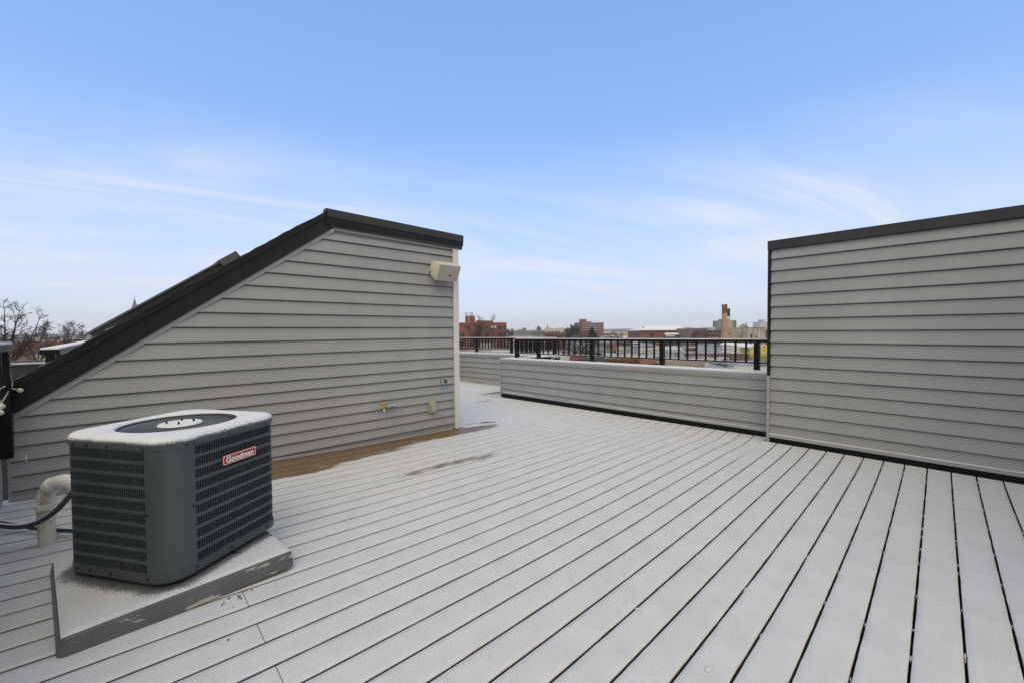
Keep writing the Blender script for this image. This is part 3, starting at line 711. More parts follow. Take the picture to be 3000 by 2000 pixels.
# lid
NA = 96; FR = .238
def polar_r(a, h, r):
    best = None
    c, s = math.cos(a), math.sin(a)
    t = min(h/max(abs(c), 1e-9), h/max(abs(s), 1e-9)); x, y = c*t, s*t
    if abs(x) > h-r and abs(y) > h-r:
        cx, cy = math.copysign(h-r, x), math.copysign(h-r, y); bq = c*cx+s*cy; t = bq+math.sqrt(max(0, bq*bq-(cx*cx+cy*cy-r*r)))
    return t
def lid_ring(o, z, circ=None):
    out = []
    for k in range(NA):
        a = 2*math.pi*k/NA; rr = circ if circ else polar_r(a, AH+o, ARr+o); out.append((rr*math.cos(a), rr*math.sin(a), z))
    return out
rg = [lid_ring(-.01, H1), lid_ring(.006, H1), lid_ring(.006, H1+.026), lid_ring(.004, H1+.034), lid_ring(-.002, H1+.041), lid_ring(-.012, H1+.0455), lid_ring(-.04, H1+.048),
      lid_ring(0, H1+.046, FR+.012), lid_ring(0, H1+.040, FR), lid_ring(0, H1-.06, FR-.004)]
mb = MB()
for a, b in zip(rg, rg[1:]): mb.prism(a, b, caps=False)
lid = mb.build('lid', 'ac', ac, local=True, smooth=True)
rg2 = [lid_ring(.0075, H1+.020), lid_ring(.0075, H1+.028), lid_ring(.0055, H1+.037), lid_ring(-.001, H1+.045), lid_ring(-.012, H1+.051), lid_ring(-.04, H1+.055)]
rg2 += [[(p[0]*.5+q[0]*.5, p[1]*.5+q[1]*.5, H1+.056) for p, q in zip(lid_ring(-.04, 0), lid_ring(0, 0, FR+.014))], lid_ring(0, H1+.054, FR+.014), lid_ring(0, H1+.046, FR+.006)]
mb = MB(); cvv = []
for a, b in zip(rg2, rg2[1:]): mb.prism(a, b, caps=False)
lev = [.15, .42, .75, 1.1, 1.5, 2, 2, 2, 1.3]
for i in range(len(rg2)-1): cvv += [lev[i]]*NA+[lev[i+1]]*NA
o = mb.build('lid_snow', 'snowlid', ac, local=True, smooth=True); cover_attr(o, cvv)
mb = MB()
for k in range(84):
    a = 2*math.pi*k/84; pts = []
    for i in range(6):
        f = i/5; rr = .082+(FR+.002-.082)*f; aa = a+.30*f*f; pts.append((rr*math.cos(aa), rr*math.sin(aa), H1+.030+.012*math.sin(f*math.pi*.8)-.004*f))
    mb.tube(pts, .0024, 4, caps=False)
for rr in (.10, .17, .232): mb.tube([(rr*math.cos(2*math.pi*k/48), rr*math.sin(2*math.pi*k/48), H1+.031) for k in range(49)], .0022, 4, caps=False)
mb.build('fan_guard', 'guard', ac, local=True, smooth=True)
circ = lambda r, z, n=40: [(r*math.cos(2*math.pi*k/n), r*math.sin(2*math.pi*k/n), z) for k in range(n)]
MB().prism(circ(.096, H1+.030), circ(.094, H1+.040)).build('motor_cap', 'ac', ac, local=True, smooth=True)
mb = MB().prism(circ(.094, H1+.0402), circ(.088, H1+.047)); o = mb.build('cap_snow', 'snowlid', ac, local=True, smooth=True); cover_attr(o, [1.0]*40+[1.6]*40)
for k in range(4):
    a = R(45+90*k); MB().tube([(.055*math.cos(a), .055*math.sin(a), H1+.04), (.055*math.cos(a), .055*math.sin(a), H1+.060)], .0045, 8).build('bolt', 'acdark', ac, local=True)
MB().prism(circ(.236, .05), circ(.236, .052)).build('fan_well', 'acdark', ac, local=True)
mb = MB()
for k in range(3):
    a = R(120*k+20)
    for i in range(5):
        aa, ab = a+i*.16, a+(i+1)*.16
        mb.quad((.05*math.cos(aa), .05*math.sin(aa), H1-.09+i*.008), (.21*math.cos(aa), .21*math.sin(aa), H1-.09+i*.012), (.21*math.cos(ab), .21*math.sin(ab), H1-.09+(i+1)*.012), (.05*math.cos(ab), .05*math.sin(ab), H1-.09+(i+1)*.008))
mb.build('fan_blade', 'acdark', ac, local=True)
for s in (fc+.07, fc+.10, fc+.28, fc+.50, fc-.09, fc-.30, fc-.42, fc-.50):
    for z in (H1+.008, H0-.012) if abs(s-fc) > .08 else (H1+.008,):
        p, nn2 = along(s); c = Vector((p.x, p.y, z)); MB().tube([c+nn2*.003, c+nn2*.0085, c+nn2*.0105], [.0055, .0055, .003], 8).build('screw', 'acdark', ac, local=True, smooth=True)
for s in (fc+.094, fc-.087):
    p, nn2 = along(s); c = Vector((p.x, p.y, .30)); MB().tube([c, c+nn2*.006, c+nn2*.008], [.0055, .0055, .003], 8).build('screw', 'acdark', ac, local=True, smooth=True)
# badge on the right-hand face
bc, bn = along(fc+.338); bt = Vector((-bn.y, bn.x, 0))
bz = H1-.118; bw, bh = .098, .0240
def rrect(hw_, hh, r, off):
    pts = []
    for cx, cy, a0 in ((hw_-r, hh-r, 0), (-hw_+r, hh-r, 90), (-hw_+r, -hh+r, 180), (hw_-r, -hh+r, 270)):
        for i in range(5):
            a = R(a0+22.5*i); u, v = cx+r*math.cos(a), cy+r*math.sin(a); pts.append(tuple(Vector((bc.x, bc.y, bz+v))+bt*u+bn*off))
    return pts
bd = MB().prism(rrect(bw, bh, .006, .0012), rrect(bw, bh, .006, .007)).build('badge', 'red', ac, local=True)
MB().prism(rrect(bw-.003, bh-.003, .005, .007), rrect(bw-.003, bh-.003, .005, .0076)).build('badge_border', 'badge', bd, local=True)
MB().prism(rrect(bw-.0062, bh-.0062, .004, .0074), rrect(bw-.0062, bh-.0062, .004, .0082)).build('badge_field', 'red', bd, local=True)
cu = bpy.data.curves.new('lettering', 'FONT'); cu.body = 'Goodman'; cu.size = .038; cu.align_x = 'CENTER'; cu.align_y = 'CENTER'; cu.extrude = .0004; cu.offset = .0012; cu.space_character = 1.02
to = bpy.data.objects.new('lettering', cu); COL.objects.link(to)
me = bpy.data.meshes.new_from_object(to.evaluated_get(bpy.context.evaluated_depsgraph_get())); bpy.data.objects.remove(to)
me.materials.clear(); me.materials.append(M_['badge'])
xs_ = [v.co.x for v in me.vertices]; ys_ = [v.co.y for v in me.vertices]; kx = (2*bw-.034)/(max(xs_)-min(xs_)); cy_ = (max(ys_)+min(ys_))/2
mm = Matrix.Identity(4)
for i in range(3): mm[i][0], mm[i][1], mm[i][2], mm[i][3] = bt[i]*kx, (0, 0, 1)[i], bn[i], (bc.x, bc.y, bz)[i]+bn[i]*.0087-(0, 0, 1)[i]*cy_
me.transform(mm); lo_ = link(bpy.data.objects.new('lettering', me)); lo_.parent = bd

# ------------------------------------------------------------ small fittings
dzp = deck_z(-.34, 3.45)
vp = thing('vent_pipe', 'stained white plastic gooseneck pipe rising from the deck beside the condenser', 'pipe', (-.340, 3.42, dzp))
rr_ = Vector((rt.x, rt.y, 0)).normalized(); b0 = Vector((-.340, 3.42, dzp-.05))
path = [b0, b0+Vector((-.003, .003, .18)), b0+Vector((-.004, .004, .268))]
MB().tube(path, .0355, 24).build('riser', 'pvc', vp, smooth=True)
c0 = b0+Vector((-.004, .004, .268))
el = [c0+Vector((0, 0, .0))]
for k in range(1, 9): a = R(52*k/8); el.append(c0+rr_*(.12*(1-math.cos(a)))+Vector((0, 0, .02+.12*math.sin(a))))
MB().tube(el, .0358, 24).build('lower_elbow', 'pvc', vp, smooth=True)
e1 = el[-1]; d1 = (el[-1]-el[-2]).normalized(); el2 = [e1]
ang = math.atan2(d1.z, d1.dot(rr_))
q = e1
for k in range(10):
    ang -= R(15); dd = rr_*math.cos(ang)+Vector((0, 0, math.sin(ang))); q = q+dd*.030; el2.append(q)
MB().tube(el2, .0365, 24).build('upper_elbow', 'white', vp, smooth=True)
for c, t_ in ((c0+Vector((0, 0, -.02)), Vector((0, 0, 1))), (e1-d1*.02, d1)):
    MB().tube([c, c+t_*.001, c+t_*.030, c+t_*.031], [.040, .042, .042, .040], 24).build('coupling', 'white', vp, smooth=True)
cb = b0+Vector((0, 0, .19)); MB().tube([cb, cb+Vector((0, 0, .05))], .0380, 24).build('sleeve', 'pvc', vp, smooth=True)
mb = MB(); b = el2[2:9]
for i, pq in enumerate(b): pass
MB().tube([p+Vector((0, 0, .0075)) for p in el2[1:9]], [.022]+[.030]*6+[.022], 16).build('pipe_snow', 'snowcap', vp, smooth=True)
def hose(name, label, pts, r=.0130):
    o = MB().tube(catmull(pts, 10), r, 12).build(name, 'hose', None, smooth=True); tag(o, label, 'refrigerant line', 'insulated lines behind the condenser')
    pp = [Vector(p)+Vector((0, 0, r*.55)) for p in catmull(pts, 10)]
    MB().tube(pp, [r*.62]*len(pp), 8).build('hose_snow', 'snowcap', o, smooth=True); return o
zh = lambda x, y: deck_z(x, y)+.024
hose('insulated_pipe', 'black foam-insulated line drooping up to the back of the condenser', [sight(-60, 1528, 2.22), sight(0, 1538, 2.22), sight(60, 1541, 2.2), sight(112, 1528, 2.18), sight(162, 1496, 2.18), sight(205, 1450, 2.2), sight(250, 1395, 2.25)])
hose('insulated_pipe', 'black foam-insulated line lying on the snow behind the white pipe', [sight(-60, 1515, 2.42), sight(0, 1527, 2.42), sight(60, 1537, 2.41), sight(120, 1547, 2.40), sight(205, 1552, 2.38), sight(260, 1553, 2.36)])
# wall speaker
sp = thing('outdoor_speaker', 'cream outdoor speaker bracketed on the bulkhead beside the white corner board', 'speaker', (2.87, WY, 1.93))
pr = [(4.145, 2.000), (4.165, 2.018), (4.29, 2.062), (4.335, 2.045), (4.362, 1.99), (4.362, 1.935), (4.335, 1.885), (4.262, 1.828), (4.235, 1.824), (4.19, 1.905)]
def spx(x, k): 
    cy, czz = 4.25, 1.94; return [(x, cy+(y-cy)*k, czz+(z-czz)*k) for y, z in pr]
mb = MB(); rs = [spx(2.712, .93), spx(2.718, 1), spx(3.02, 1), spx(3.026, .93)]
for a, b in zip(rs, rs[1:]): mb.prism(a, b, caps=False)
mb.f += [tuple(range(9, -1, -1)), tuple(range(30, 40))]; mb = mb.build('cabinet', 'cream', sp, smooth=True)
fp = [(4.145, 2.000), (4.19, 1.905), (4.235, 1.824)]
g = MB()
for (y0_, z0_), (y1_, z1_) in zip(fp, fp[1:]):
    nrm = Vector((0, -(z0_-z1_), -(y1_-y0_))).normalized()*.004; c = [Vector((x, y, z)) for x, y, z in ((2.728, y0_, z0_), (3.012, y0_, z0_), (3.012, y1_, z1_), (2.728, y1_, z1_))]
    g.hexa([c[0], c[1], c[2], c[3], c[0]+nrm, c[1]+nrm, c[2]+nrm, c[3]+nrm])
g.build('grille', 'grille_cream', sp)
cP = Vector((2.89, 4.1855, 1.904)); MB().obox(cP+Vector((0, .006, -.020)), (.016, 0, 0), (0, .003, .001), (0, .0025, -.0045)).build('badge', 'black', sp)
MB().tube([(2.70, 4.31, 1.965), (2.722, 4.31, 1.965)], .012, 12).build('mount_knob', 'cream', sp, smooth=True)
MB().box(2.704, 2.712, 4.30, 4.376, 1.935, 1.99).build('bracket', 'cream', sp, bevel=.002)
MB().box(2.78, 2.95, 4.355, 4.376, 1.92, 2.0).build('mount_plate', 'cream', sp)
# gas stub
gs = thing('gas_valve', 'brass gas shut-off with galvanised pipe and yellow handle on the grey siding', 'valve', (2.15, WY, .37))
yv = WY-.052
MB().tube([(2.225, WY-.01, .392), (2.230, WY-.035, .392), (2.222, yv, .391), (2.200, yv, .389)], [.020, .021, .020, .018], 14).build('elbow', 'steel', gs, smooth=True)
MB().tube([(2.212, yv, .3895), (2.204, yv, .3893)], .0205, 14).build('collar', 'steel', gs, smooth=True)
MB().tube([(2.204, yv, .389), (2.118, yv, .383)], .0125, 14).build('pipe', 'steel', gs, smooth=True)
MB().tube([(2.12, yv, .383), (2.112, yv, .383), (2.098, yv, .382), (2.084, yv, .381), (2.066, yv, .380), (2.058, yv, .380)], [.016, .018, .0145, .017, .018, .015], 12).build('valve_body', 'brass', gs, smooth=True)
MB().tube([(2.060, yv, .380), (2.038, yv, .379)], .0105, 8).build('plug', 'steel', gs, smooth=True)
mb = MB(); arc = [(2.088+.016*math.cos(R(a)), yv-.004, .412+.014*math.sin(R(a))) for a in range(-20, 201, 20)]
mb.tube(arc, .006, 8).tube([(2.088, yv-.003, .39), (2.088, yv-.003, .41)], .007, 8).build('handle', 'yellow', gs, smooth=True)
MB().obox((2.086, yv-.012, .350), (.011, 0, .003), (0, .001, 0), (-.003, 0, .013)).build('paper_tag', 'white', gs)
# covered outlet
ou = thing('outlet_cover', 'beige weatherproof outlet box low on the bulkhead siding', 'outlet', (2.715, WY, .3))
MB().box(2.672, 2.768, WY-.036, WY-.006, .232, .372).build('box_body', 'beige', ou, bevel=.006)
MB().hexa([(2.690, WY-.075, .243), (2.764, WY-.075, .243), (2.767, WY-.036, .236), (2.684, WY-.036, .236), (2.692, WY-.062, .345), (2.762, WY-.062, .345), (2.766, WY-.036, .362), (2.684, WY-.036, .362)]).build('lid', 'beige', ou, bevel=.006)
for z in (.29, .325): MB().box(2.670, 2.684, WY-.046, WY-.036, z-.010, z+.010).build('hinge', 'beige', ou, bevel=.002)
MB().tube([(2.684, WY-.04, .236), (2.686, WY-.045, .215), (2.692, WY-.045, .21)], .004, 8).build('latch', 'beige', ou)
# hose bib
hb = thing('hose_bib', 'small hose tap with dark green wheel and blue tape on the siding', 'tap', (2.88, WY, .58))
MB().tube([(2.862, WY-.004, .597), (2.862, WY-.012, .597)], .022, 14).build('flange', 'steel', hb, smooth=True)
MB().tube([(2.862, WY-.01, .597), (2.866, WY-.05, .598), (2.875, WY-.07, .590), (2.878, WY-.075, .565)], [.011, .012, .013, .012], 12).build('spout', 'steel', hb, smooth=True)
MB().tube([(2.866, WY-.05, .598), (2.868, WY-.05, .625)], .013, 10).build('vacuum_breaker', 'steel', hb, smooth=True)
MB().tube([(2.889, WY-.072, .600), (2.889, WY-.080, .600), (2.889, WY-.088, .600)], [.022, .026, .020], 10).build('wheel', 'dgreen', hb, smooth=True)
MB().tube([(2.889, WY-.089, .600), (2.889, WY-.091, .600)], .008, 10).build('hub', 'brass', hb)
for q in range(3): MB().obox((2.876+q*.010, WY-.078-q*.003, .553-q*.002), (.006, .002, 0), (0, .0012, 0), ((q-1)*.005, 0, .021)).build('tape_tail', 'blue', hb)
# sensor plate on the door side, clip on the siding
o = MB().box(3.1405, 3.158, 4.42, 4.50, 1.62, 1.82).build('wall_plate', 'charcoal', None, bevel=.003); tag(o, 'thin dark plate edge-on past the white corner board under the speaker', 'wall plate')
o = MB().tube([(-.520, WY-.018, .383), (-.520, WY-.020, .36), (-.518, WY-.020, .342)], [.006, .0055, .003], 8).build('siding_clip', 'badge', None, smooth=True); tag(o, 'tiny white peg stuck on the siding left of the gooseneck pipe', 'clip')
# string lights
st = thing('string_light', 'cream string-light cable with small round bulbs hanging at the left post', 'string light', (-.6, 4.3, .9))
MB().tube(catmull([(-.585, 4.30, .935), (-.565, 4.31, .92), (-.560, 4.315, .885), (-.568, 4.29, .858), (-.575, 4.22, .825), (-.58, 4.15, .80), (-.585, 4.05, .80), (-.59, 3.9, .83)], 8), .0035, 8).build('cable', 'cable', st, smooth=True)
for (x, y, z, dx) in ((-.562, 4.30, .857, .035), (-.583, 4.13, .80, -.0), (-.585, 4.10, .765, .0)):
    p = Vector((x, y, z)); d = Vector((.9, .1, -.35)).normalized() if dx else Vector((0, 0, -1))
    MB().tube([p, p+d*.022], .006, 8).build('socket', 'cable', st, smooth=True)
    MB().tube([p+d*(.020+.034*(1-math.cos(R(a)))/2) for a in range(0, 181, 20)], [max(.002, .0165*math.sin(R(a))) for a in range(0, 181, 20)], 12).build('bulb', 'bulb', st, smooth=True)

# ------------------------------------------------------------ the building below and the roof next door
GZ = -11.5
ob = MB(); ob.box(-.86, 5.575, -3, 6.02, GZ, -.262); ob.box(3.0, 6.82, 6.0201, 10, GZ, -.2625); 
ob.box(-.86, 2.999, 6.0201, 10, GZ, -.2627)
o = ob.build('own_building', 'oldbrick', None); tag(o, 'brick rowhouse carrying the roof deck', 'building')
nb = thing('neighbour_parapet', 'dark neighbouring parapet with pale metal coping left of the bulkhead roof', 'parapet', (-4, 7.6, 0))
MB().box(-9, -.57, 7.5, 7.75, -1, .86).build('wall_body', 'charcoal', nb)
MB().box(-9, -.57, 7.47, 7.78, .8605, .885).build('coping', 'steel', nb, bevel=.006)
MB().box(-9, -.57, 7.53, 7.75, .8852, .90).build('coping_cap', 'charcoal', nb)

# ------------------------------------------------------------ city
def facing(px, Z):     # frame at depth Z, parallel to the picture plane but upright
    r2 = Vector((rt.x, rt.y, 0)).normalized(); f2 = Vector((fw.x, fw.y, 0)).normalized(); return r2, f2
R2, F2 = facing(0, 0); YAW = math.atan2(R2.y, R2.x)
def block(name, label, cat, px0, px1, py, Z, depth, mt, yaw=0, roof='roofsnow', wins=(), parapet=.0, base=None, wmat='pane', extra=(), group=None, wframe=None, sills=False):
    """flat-roofed block whose street face spans photo columns px0..px1 with its top at row py, Z metres off"""
    a, b = sight(px0, py, Z), sight(px1, py, Z); zt_ = (a.z+b.z)/2; c = (a+b)/2; wd = (b-a).dot(R2)/2/max(.5, math.cos(yaw))
    zb = GZ if base is None else base
    t = thing(name, label, cat, (c.x, c.y, zb), YAW+yaw, group); H = zt_-zb
    MB().box(-wd, wd, 0, depth, 0, H).build('wall', mt, t, local=True)
    if roof:
        MB().box(-wd+.1, wd-.1, .12, depth-.1, H+.004, H+.16).build('roof_snow', roof, t, local=True)
        MB().box(-wd-.05, wd+.05, -.10, .118, H-.25, H+.10).build('cornice', 'charcoal' if parapet else mt, t, local=True)
    sc_ = Z/FPX
    for wrec in wins:
        x0, x1, y0, y1 = wrec[:4]; wm = wrec[4] if len(wrec) > 4 else wmat
        cpx = (px0+px1)/2; lx0, lx1 = (x0-cpx)*sc_, (x1-cpx)*sc_
        z1_, z0_ = sight((x0+x1)/2, y0, Z).z-zb, sight((x0+x1)/2, y1, Z).z-zb
        wo_ = MB().box(lx0, lx1, -.06, .05, z0_, z1_).build('window', wm, t, local=True)
        if wframe: MB().box(lx0-.12, lx1+.12, -.04, .04, z0_-.15, z0_).box(lx0-.12, lx1+.12, -.04, .04, z1_, z1_+.12).build('surround', wframe, wo_, local=True)
    for (nm, x0, x1, y0, y1, ya_, yb_, mm_) in extra:   # boxes standing on or against the block
        cpx = (px0+px1)/2
        z1_, z0_ = sight((x0+x1)/2, y0, Z).z-zb, sight((x0+x1)/2, y1, Z).z-zb
        MB().box((x0-cpx)*sc_, (x1-cpx)*sc_, ya_, yb_, z0_, z1_).build(nm, mm_, t, local=True)
    return t
def grid(xs, ys, w_, h_, m_='pane'): return [(x-w_/2, x+w_/2, y-h_/2, y+h_/2, m_) for y in ys for x in xs]

g = MB(); n = 40; S_ = 2080
g.quad((-S_, -S_, GZ), (S_, -S_, GZ), (S_, S_, GZ), (-S_, S_, GZ))
o = g.build('ground', 'ground', None); tag(o, kind='structure')
# far ridge
mb = MB(); nx = 120
for i in range(nx+1):
    for j in range(5):
        px = -300+i*30; Z = (800, 1000, 1200, 1400, 1600)[j]; p = sight(px, 965, Z)
        h = (0, .25, .62, 1, .9)[j]*(19+7*mnoise.noise(Vector((px*.004, 1.3, j*.2)))+5*mnoise.noise(Vector((px*.03, 4, j)))+(6*math.exp(-((px-1950)/300)**2))); mb.v.append((p.x, p.y, GZ+.3+h*(.66 if px > 900 else .48) if j else GZ-2))
for i in range(nx):
    for j in range(4): p = i*5+j; mb.f.append((p, p+5, p+6, p+1))
o = mb.build('hill', 'hill', None, smooth=True); tag(o, kind='structure')

# left to right along the skyline
rb = block('brick_hospital', 'red brick flat-roofed block with rooftop penthouses and antennas, past the white corner board', 'building', 1240, 1484, 946.5, 180, 30, 'redbrick', yaw=R(4),
      wins=[(1362, 1371, 955, 959), (1399, 1412, 954, 966), (1424, 1432, 954, 963), (1438, 1445, 955, 962, 'panewhite'), (1448, 1454, 955, 961, 'panewhite'), (1458, 1471, 955, 966), (1475, 1482, 955, 966), (1399, 1412, 976, 987), (1424, 1434, 976, 988), (1440, 1447, 977, 987), (1458, 1471, 976, 987), (1475, 1482, 976, 987), (1458, 1471, 999, 1010), (1424, 1434, 999, 1010), (1399, 1412, 999, 1010), (1350, 1360, 976, 987), (1350, 1360, 999, 1010)],
      extra=[('penthouse', 1362, 1390, 924.5, 947, 4, 12, 'redbrick'), ('penthouse', 1393, 1408, 938.5, 947, 4, 10, 'redbrick'), ('penthouse', 1409, 1443.5, 938.5, 947.5, 5, 14, 'redbrick'), ('drain_pipe', 1371.6, 1373, 928, 947, 3.8, 4, 'white')]+
            [('antenna', x-.7, x+.7, 913, 924.3, 6, 6.2, 'charcoal' if i in (0, 1, 5, 6) else 'steel') for i, x in enumerate((1361.8, 1366, 1370, 1374, 1377, 1380, 1383.5))])
block('grey_warehouse', 'low blue-grey warehouse with stepped roof right of the red brick block', 'building', 1504, 1601, 970, 300, 25, 'greywall', roof='snowcap',
      wins=grid((1556, 1563, 1570, 1577, 1584, 1591), (977,), 4, 4)+[(1527, 1530, 976, 979)], extra=[('roof_house', 1517, 1542, 965.5, 970.5, .2, 14, 'greywall'), ('stair_tower', 1531, 1541.5, 960.5, 966, .1, 8, 'greywall')])
block('cream_shed', 'long low cream wall below the grey warehouse, just above the railing', 'building', 1487, 1590, 986, 230, 14, 'creamwall')
block('pale_block', 'pale cream factory with a raised right bay under the thin spire', 'building', 1601, 1653, 963, 420, 25, 'creamwall',
      wins=grid((1606, 1612, 1618, 1624, 1630, 1636), (971, 977), 2.4, 3), extra=[('raised_bay', 1640, 1652, 960, 984, -.3, 14, 'creamwall'), ('roof_house', 1608, 1615, 959.5, 964, 3, 9, 'palewall')])
block('brick_row', 'low brown brick row in front of the pale cream factory', 'building', 1606, 1643, 973, 380, 16, 'brownbrick', wins=grid((1611, 1617, 1623, 1629, 1635), (978,), 2, 3, 'panewhite'))
block('slate_block', 'dark slate-grey block between the cream factory and the brick tower', 'building', 1652, 1700, 963.5, 450, 20, 'slate')
cols_ = (1713, 1718.5, 1724, 1729.5, 1735.5, 1741.5, 1747.5, 1752.5)
block('brick_tower', 'brown brick apartment tower with grid of windows and a penthouse', 'apartment block', 1689, 1768, 945.5, 520, 30, 'brownbrick', yaw=R(-3),
      wins=grid(cols_, (950, 956.5, 963, 969.5, 976), 3.6, 3.6), extra=[('penthouse', 1700, 1718.5, 935.5, 946, -.4, 12, 'brownbrick'), ('spandrel_band', 1709, 1756, 946.6, 947.6, -.12, .1, 'panewhite'), ('spandrel_band', 1709, 1756, 953, 954, -.12, .1, 'panewhite'), ('spandrel_band', 1709, 1756, 959.5, 960.5, -.12, .1, 'panewhite'), ('spandrel_band', 1709, 1756, 966, 967, -.12, .1, 'panewhite'), ('roof_unit', 1722, 1734, 941.5, 946, 3, 9, 'greywall')])
block('brick_wing', 'long low brown wing right of the apartment tower', 'building', 1768, 1806, 977, 480, 18, 'brownbrick')
for i, (x0, x1, y_, Z_, mt_, lb) in enumerate(((1769, 1790, 973, 640, 'palewall', 'white-walled house right of the apartment tower'), (1792, 1806, 971, 700, 'greywall', 'grey house on the far slope above the brown wing'),
        (1806, 1822, 974, 600, 'creamwall', 'cream house on the far slope left of the yellow houses'), (1820, 1833, 976, 520, 'straw', 'left of two pale yellow houses on the far slope'), (1834, 1846, 975, 520, 'straw', 'right of two pale yellow houses on the far slope'),
        (1848, 1862, 972, 640, 'palewall', 'white house on the far slope right of the yellow houses'), (1862, 1876, 970, 700, 'brownbrick', 'brown house on the far slope beside the snowy brick school'), (1770, 1800, 984, 330, 'palewall', 'pale low roof just above the railing right of the evergreen'),
        (1800, 1826, 986, 300, 'slate', 'dark low roof just above the railing below the yellow houses'), (1828, 1874, 987, 280, 'palewall', 'pale long roof just above the railing beside the brick school'))):
    t = block('far_house', lb, 'house', x0, x1, y_, Z_, 12, mt_, wins=grid((x0+(x1-x0)*.25, x0+(x1-x0)*.5, x0+(x1-x0)*.75), (y_+4,), 1.6, 2), roof='snowcap', group='far houses')
bs = block('brick_school', 'long red-brown brick school with hipped snowy roof left of the tall chimney', 'building', 1876, 2021, 968.5, 150, 16, 'brownbrick', wins=[(1905.5, 1915, 976, 988), (2001, 2016, 975, 988, 'panewhite'), (1905.5, 1915, 1000, 1013), (1885, 1893, 1000, 1013)], roof=None,
      extra=[('eave', 1874, 2021, 967, 969.6, -.4, .2, 'taupe'), ('glazed_bay', 1944, 1999, 980, 992, -1.5, 0, 'slate'), ('bay_mullion_band', 1946, 1972, 982, 986, -1.56, -1.5, 'panewhite'), ('glazed_bay', 1950, 1995, 992, 1016, -1.2, 0, 'pane'), ('mullion', 1960, 1961, 992, 1016, -1.3, -1.2, 'steel'), ('mullion', 1972, 1973, 992, 1016, -1.3, -1.2, 'steel'), ('mullion', 2008, 2009, 975, 988, -.1, 0, 'slate'), ('roof_vent', 1919, 1922, 961.5, 966, 3, 3.4, 'charcoal'), ('roof_vent', 1943, 1946, 964, 967, 2, 2.4, 'charcoal'), ('roof_vent', 1990, 1993, 963, 966, 2, 2.4, 'charcoal'), ('chimney_stub', 1894, 1898, 958, 965, 4, 4.6, 'charcoal')])
s_ = 150/FPX; hw_ = (2021-1876)/2*s_; zt_ = sight(1950, 968.5, 150).z-GZ; rz_ = sight(1950, 956.5, 150).z-GZ
MB().hexa([(-hw_, -.3, zt_+.05), (hw_, -.3, zt_+.05), (hw_, 16, zt_+.05), (-hw_, 16, zt_+.05), (-hw_+4, 7, rz_+.3), (hw_-2, 7, rz_+.3), (hw_-2, 9, rz_+.3), (-hw_+4, 9, rz_+.3)]).build('snowy_roof', 'snowcap', bs, local=True)
MB().hexa([((1944-1948.5)*s_, -1.5, sight(1970, 980, 150).z-GZ), ((1999-1948.5)*s_, -1.5, sight(1970, 980, 150).z-GZ), ((1999-1948.5)*s_, 0, sight(1970, 980, 150).z-GZ), ((1944-1948.5)*s_, 0, sight(1970, 980, 150).z-GZ), ((1950-1948.5)*s_, -.4, sight(1970, 975.2, 150).z-GZ), ((1999-1948.5)*s_, -.4, sight(1970, 975.2, 150).z-GZ), ((1999-1948.5)*s_, 0, sight(1970, 975.2, 150).z-GZ), ((1950-1948.5)*s_, 0, sight(1970, 975.2, 150).z-GZ)]).build('bay_roof_snow', 'snowcap', bs, local=True)
block('taupe_factory', 'taupe concrete building with tall narrow window slots right of the brick school', 'building', 2021, 2073, 963.5, 140, 14, 'taupe', wins=[(x, x+4, 976, 990) for x in (2025, 2032, 2038, 2044.5, 2050.5, 2055.5, 2060)]+[(x, x+4, 998, 1009) for x in (2025, 2032, 2038, 2050.5, 2055.5, 2060)]+[(x, x+4, 1015, 1026) for x in (2025, 2032, 2050.5, 2055.5)])
block('dark_brick_hall', 'dark brick hall with pale window surrounds left of the chimney', 'building', 2073, 2112, 969, 130, 14, 'purplebrick', wins=[(2075, 2080, 978, 988), (2087, 2092, 978, 988), (2099, 2103, 978, 987), (2075, 2080, 1000, 1010), (2087, 2092, 1000, 1010), (2099, 2103, 1000, 1010)], wframe='creamwall', extra=[('roof_rack', 2100, 2110, 957, 969, 3, 3.2, 'steel')])
ch = thing('brick_chimney', 'tall tan brick chimney with corbelled dark crown beside a rusty tank', 'chimney', tuple(sight(2122, 1010, 125)*1)); LOC[ch].z = GZ; ch.location.z = GZ
s_ = 125/FPX; cc = ch.location
def chz(py): return sight(2122, py, 125).z-GZ
mb = MB(); 
def ngon(r, z, n=12, dx=0): return [(r*math.cos(2*math.pi*k/n)+dx, r*math.sin(2*math.pi*k/n), z) for k in range(n)]
mb.prism(ngon(1.08, 0), ngon(.90, chz(960))).prism(ngon(.90, chz(960)+.002), ngon(.73, chz(918))).build('shaft', 'tanbrick', ch, local=True)
mb = MB(); mb.prism(ngon(.73, chz(918)+.002), ngon(.69, chz(903))).prism(ngon(.78, chz(903)+.003), ngon(.80, chz(892.5))).build('crown', 'oldbrick', ch, local=True)
for py in (916, 911, 907, 902): MB().prism(ngon(.785, chz(py)), ngon(.785, chz(py)+.12)).build('band', 'purplebrick', ch, local=True)
wt = thing('water_tank', 'dark upright rooftop tank on legs behind the tan chimney', 'tank', tuple(sight(2133, 935, 132)))
mb = MB(); mb.prism(ngon(.58, .9, 16), ngon(.55, 3.35, 16)).build('tank_body', 'charcoal', wt, local=True, smooth=True)
for k in range(4): MB().box(*((-.42, -.32) if k % 2 else (.32, .42)), *((-.42, -.32) if k < 2 else (.32, .42)), -1.0, .9).build('leg', 'charcoal', wt, local=True)
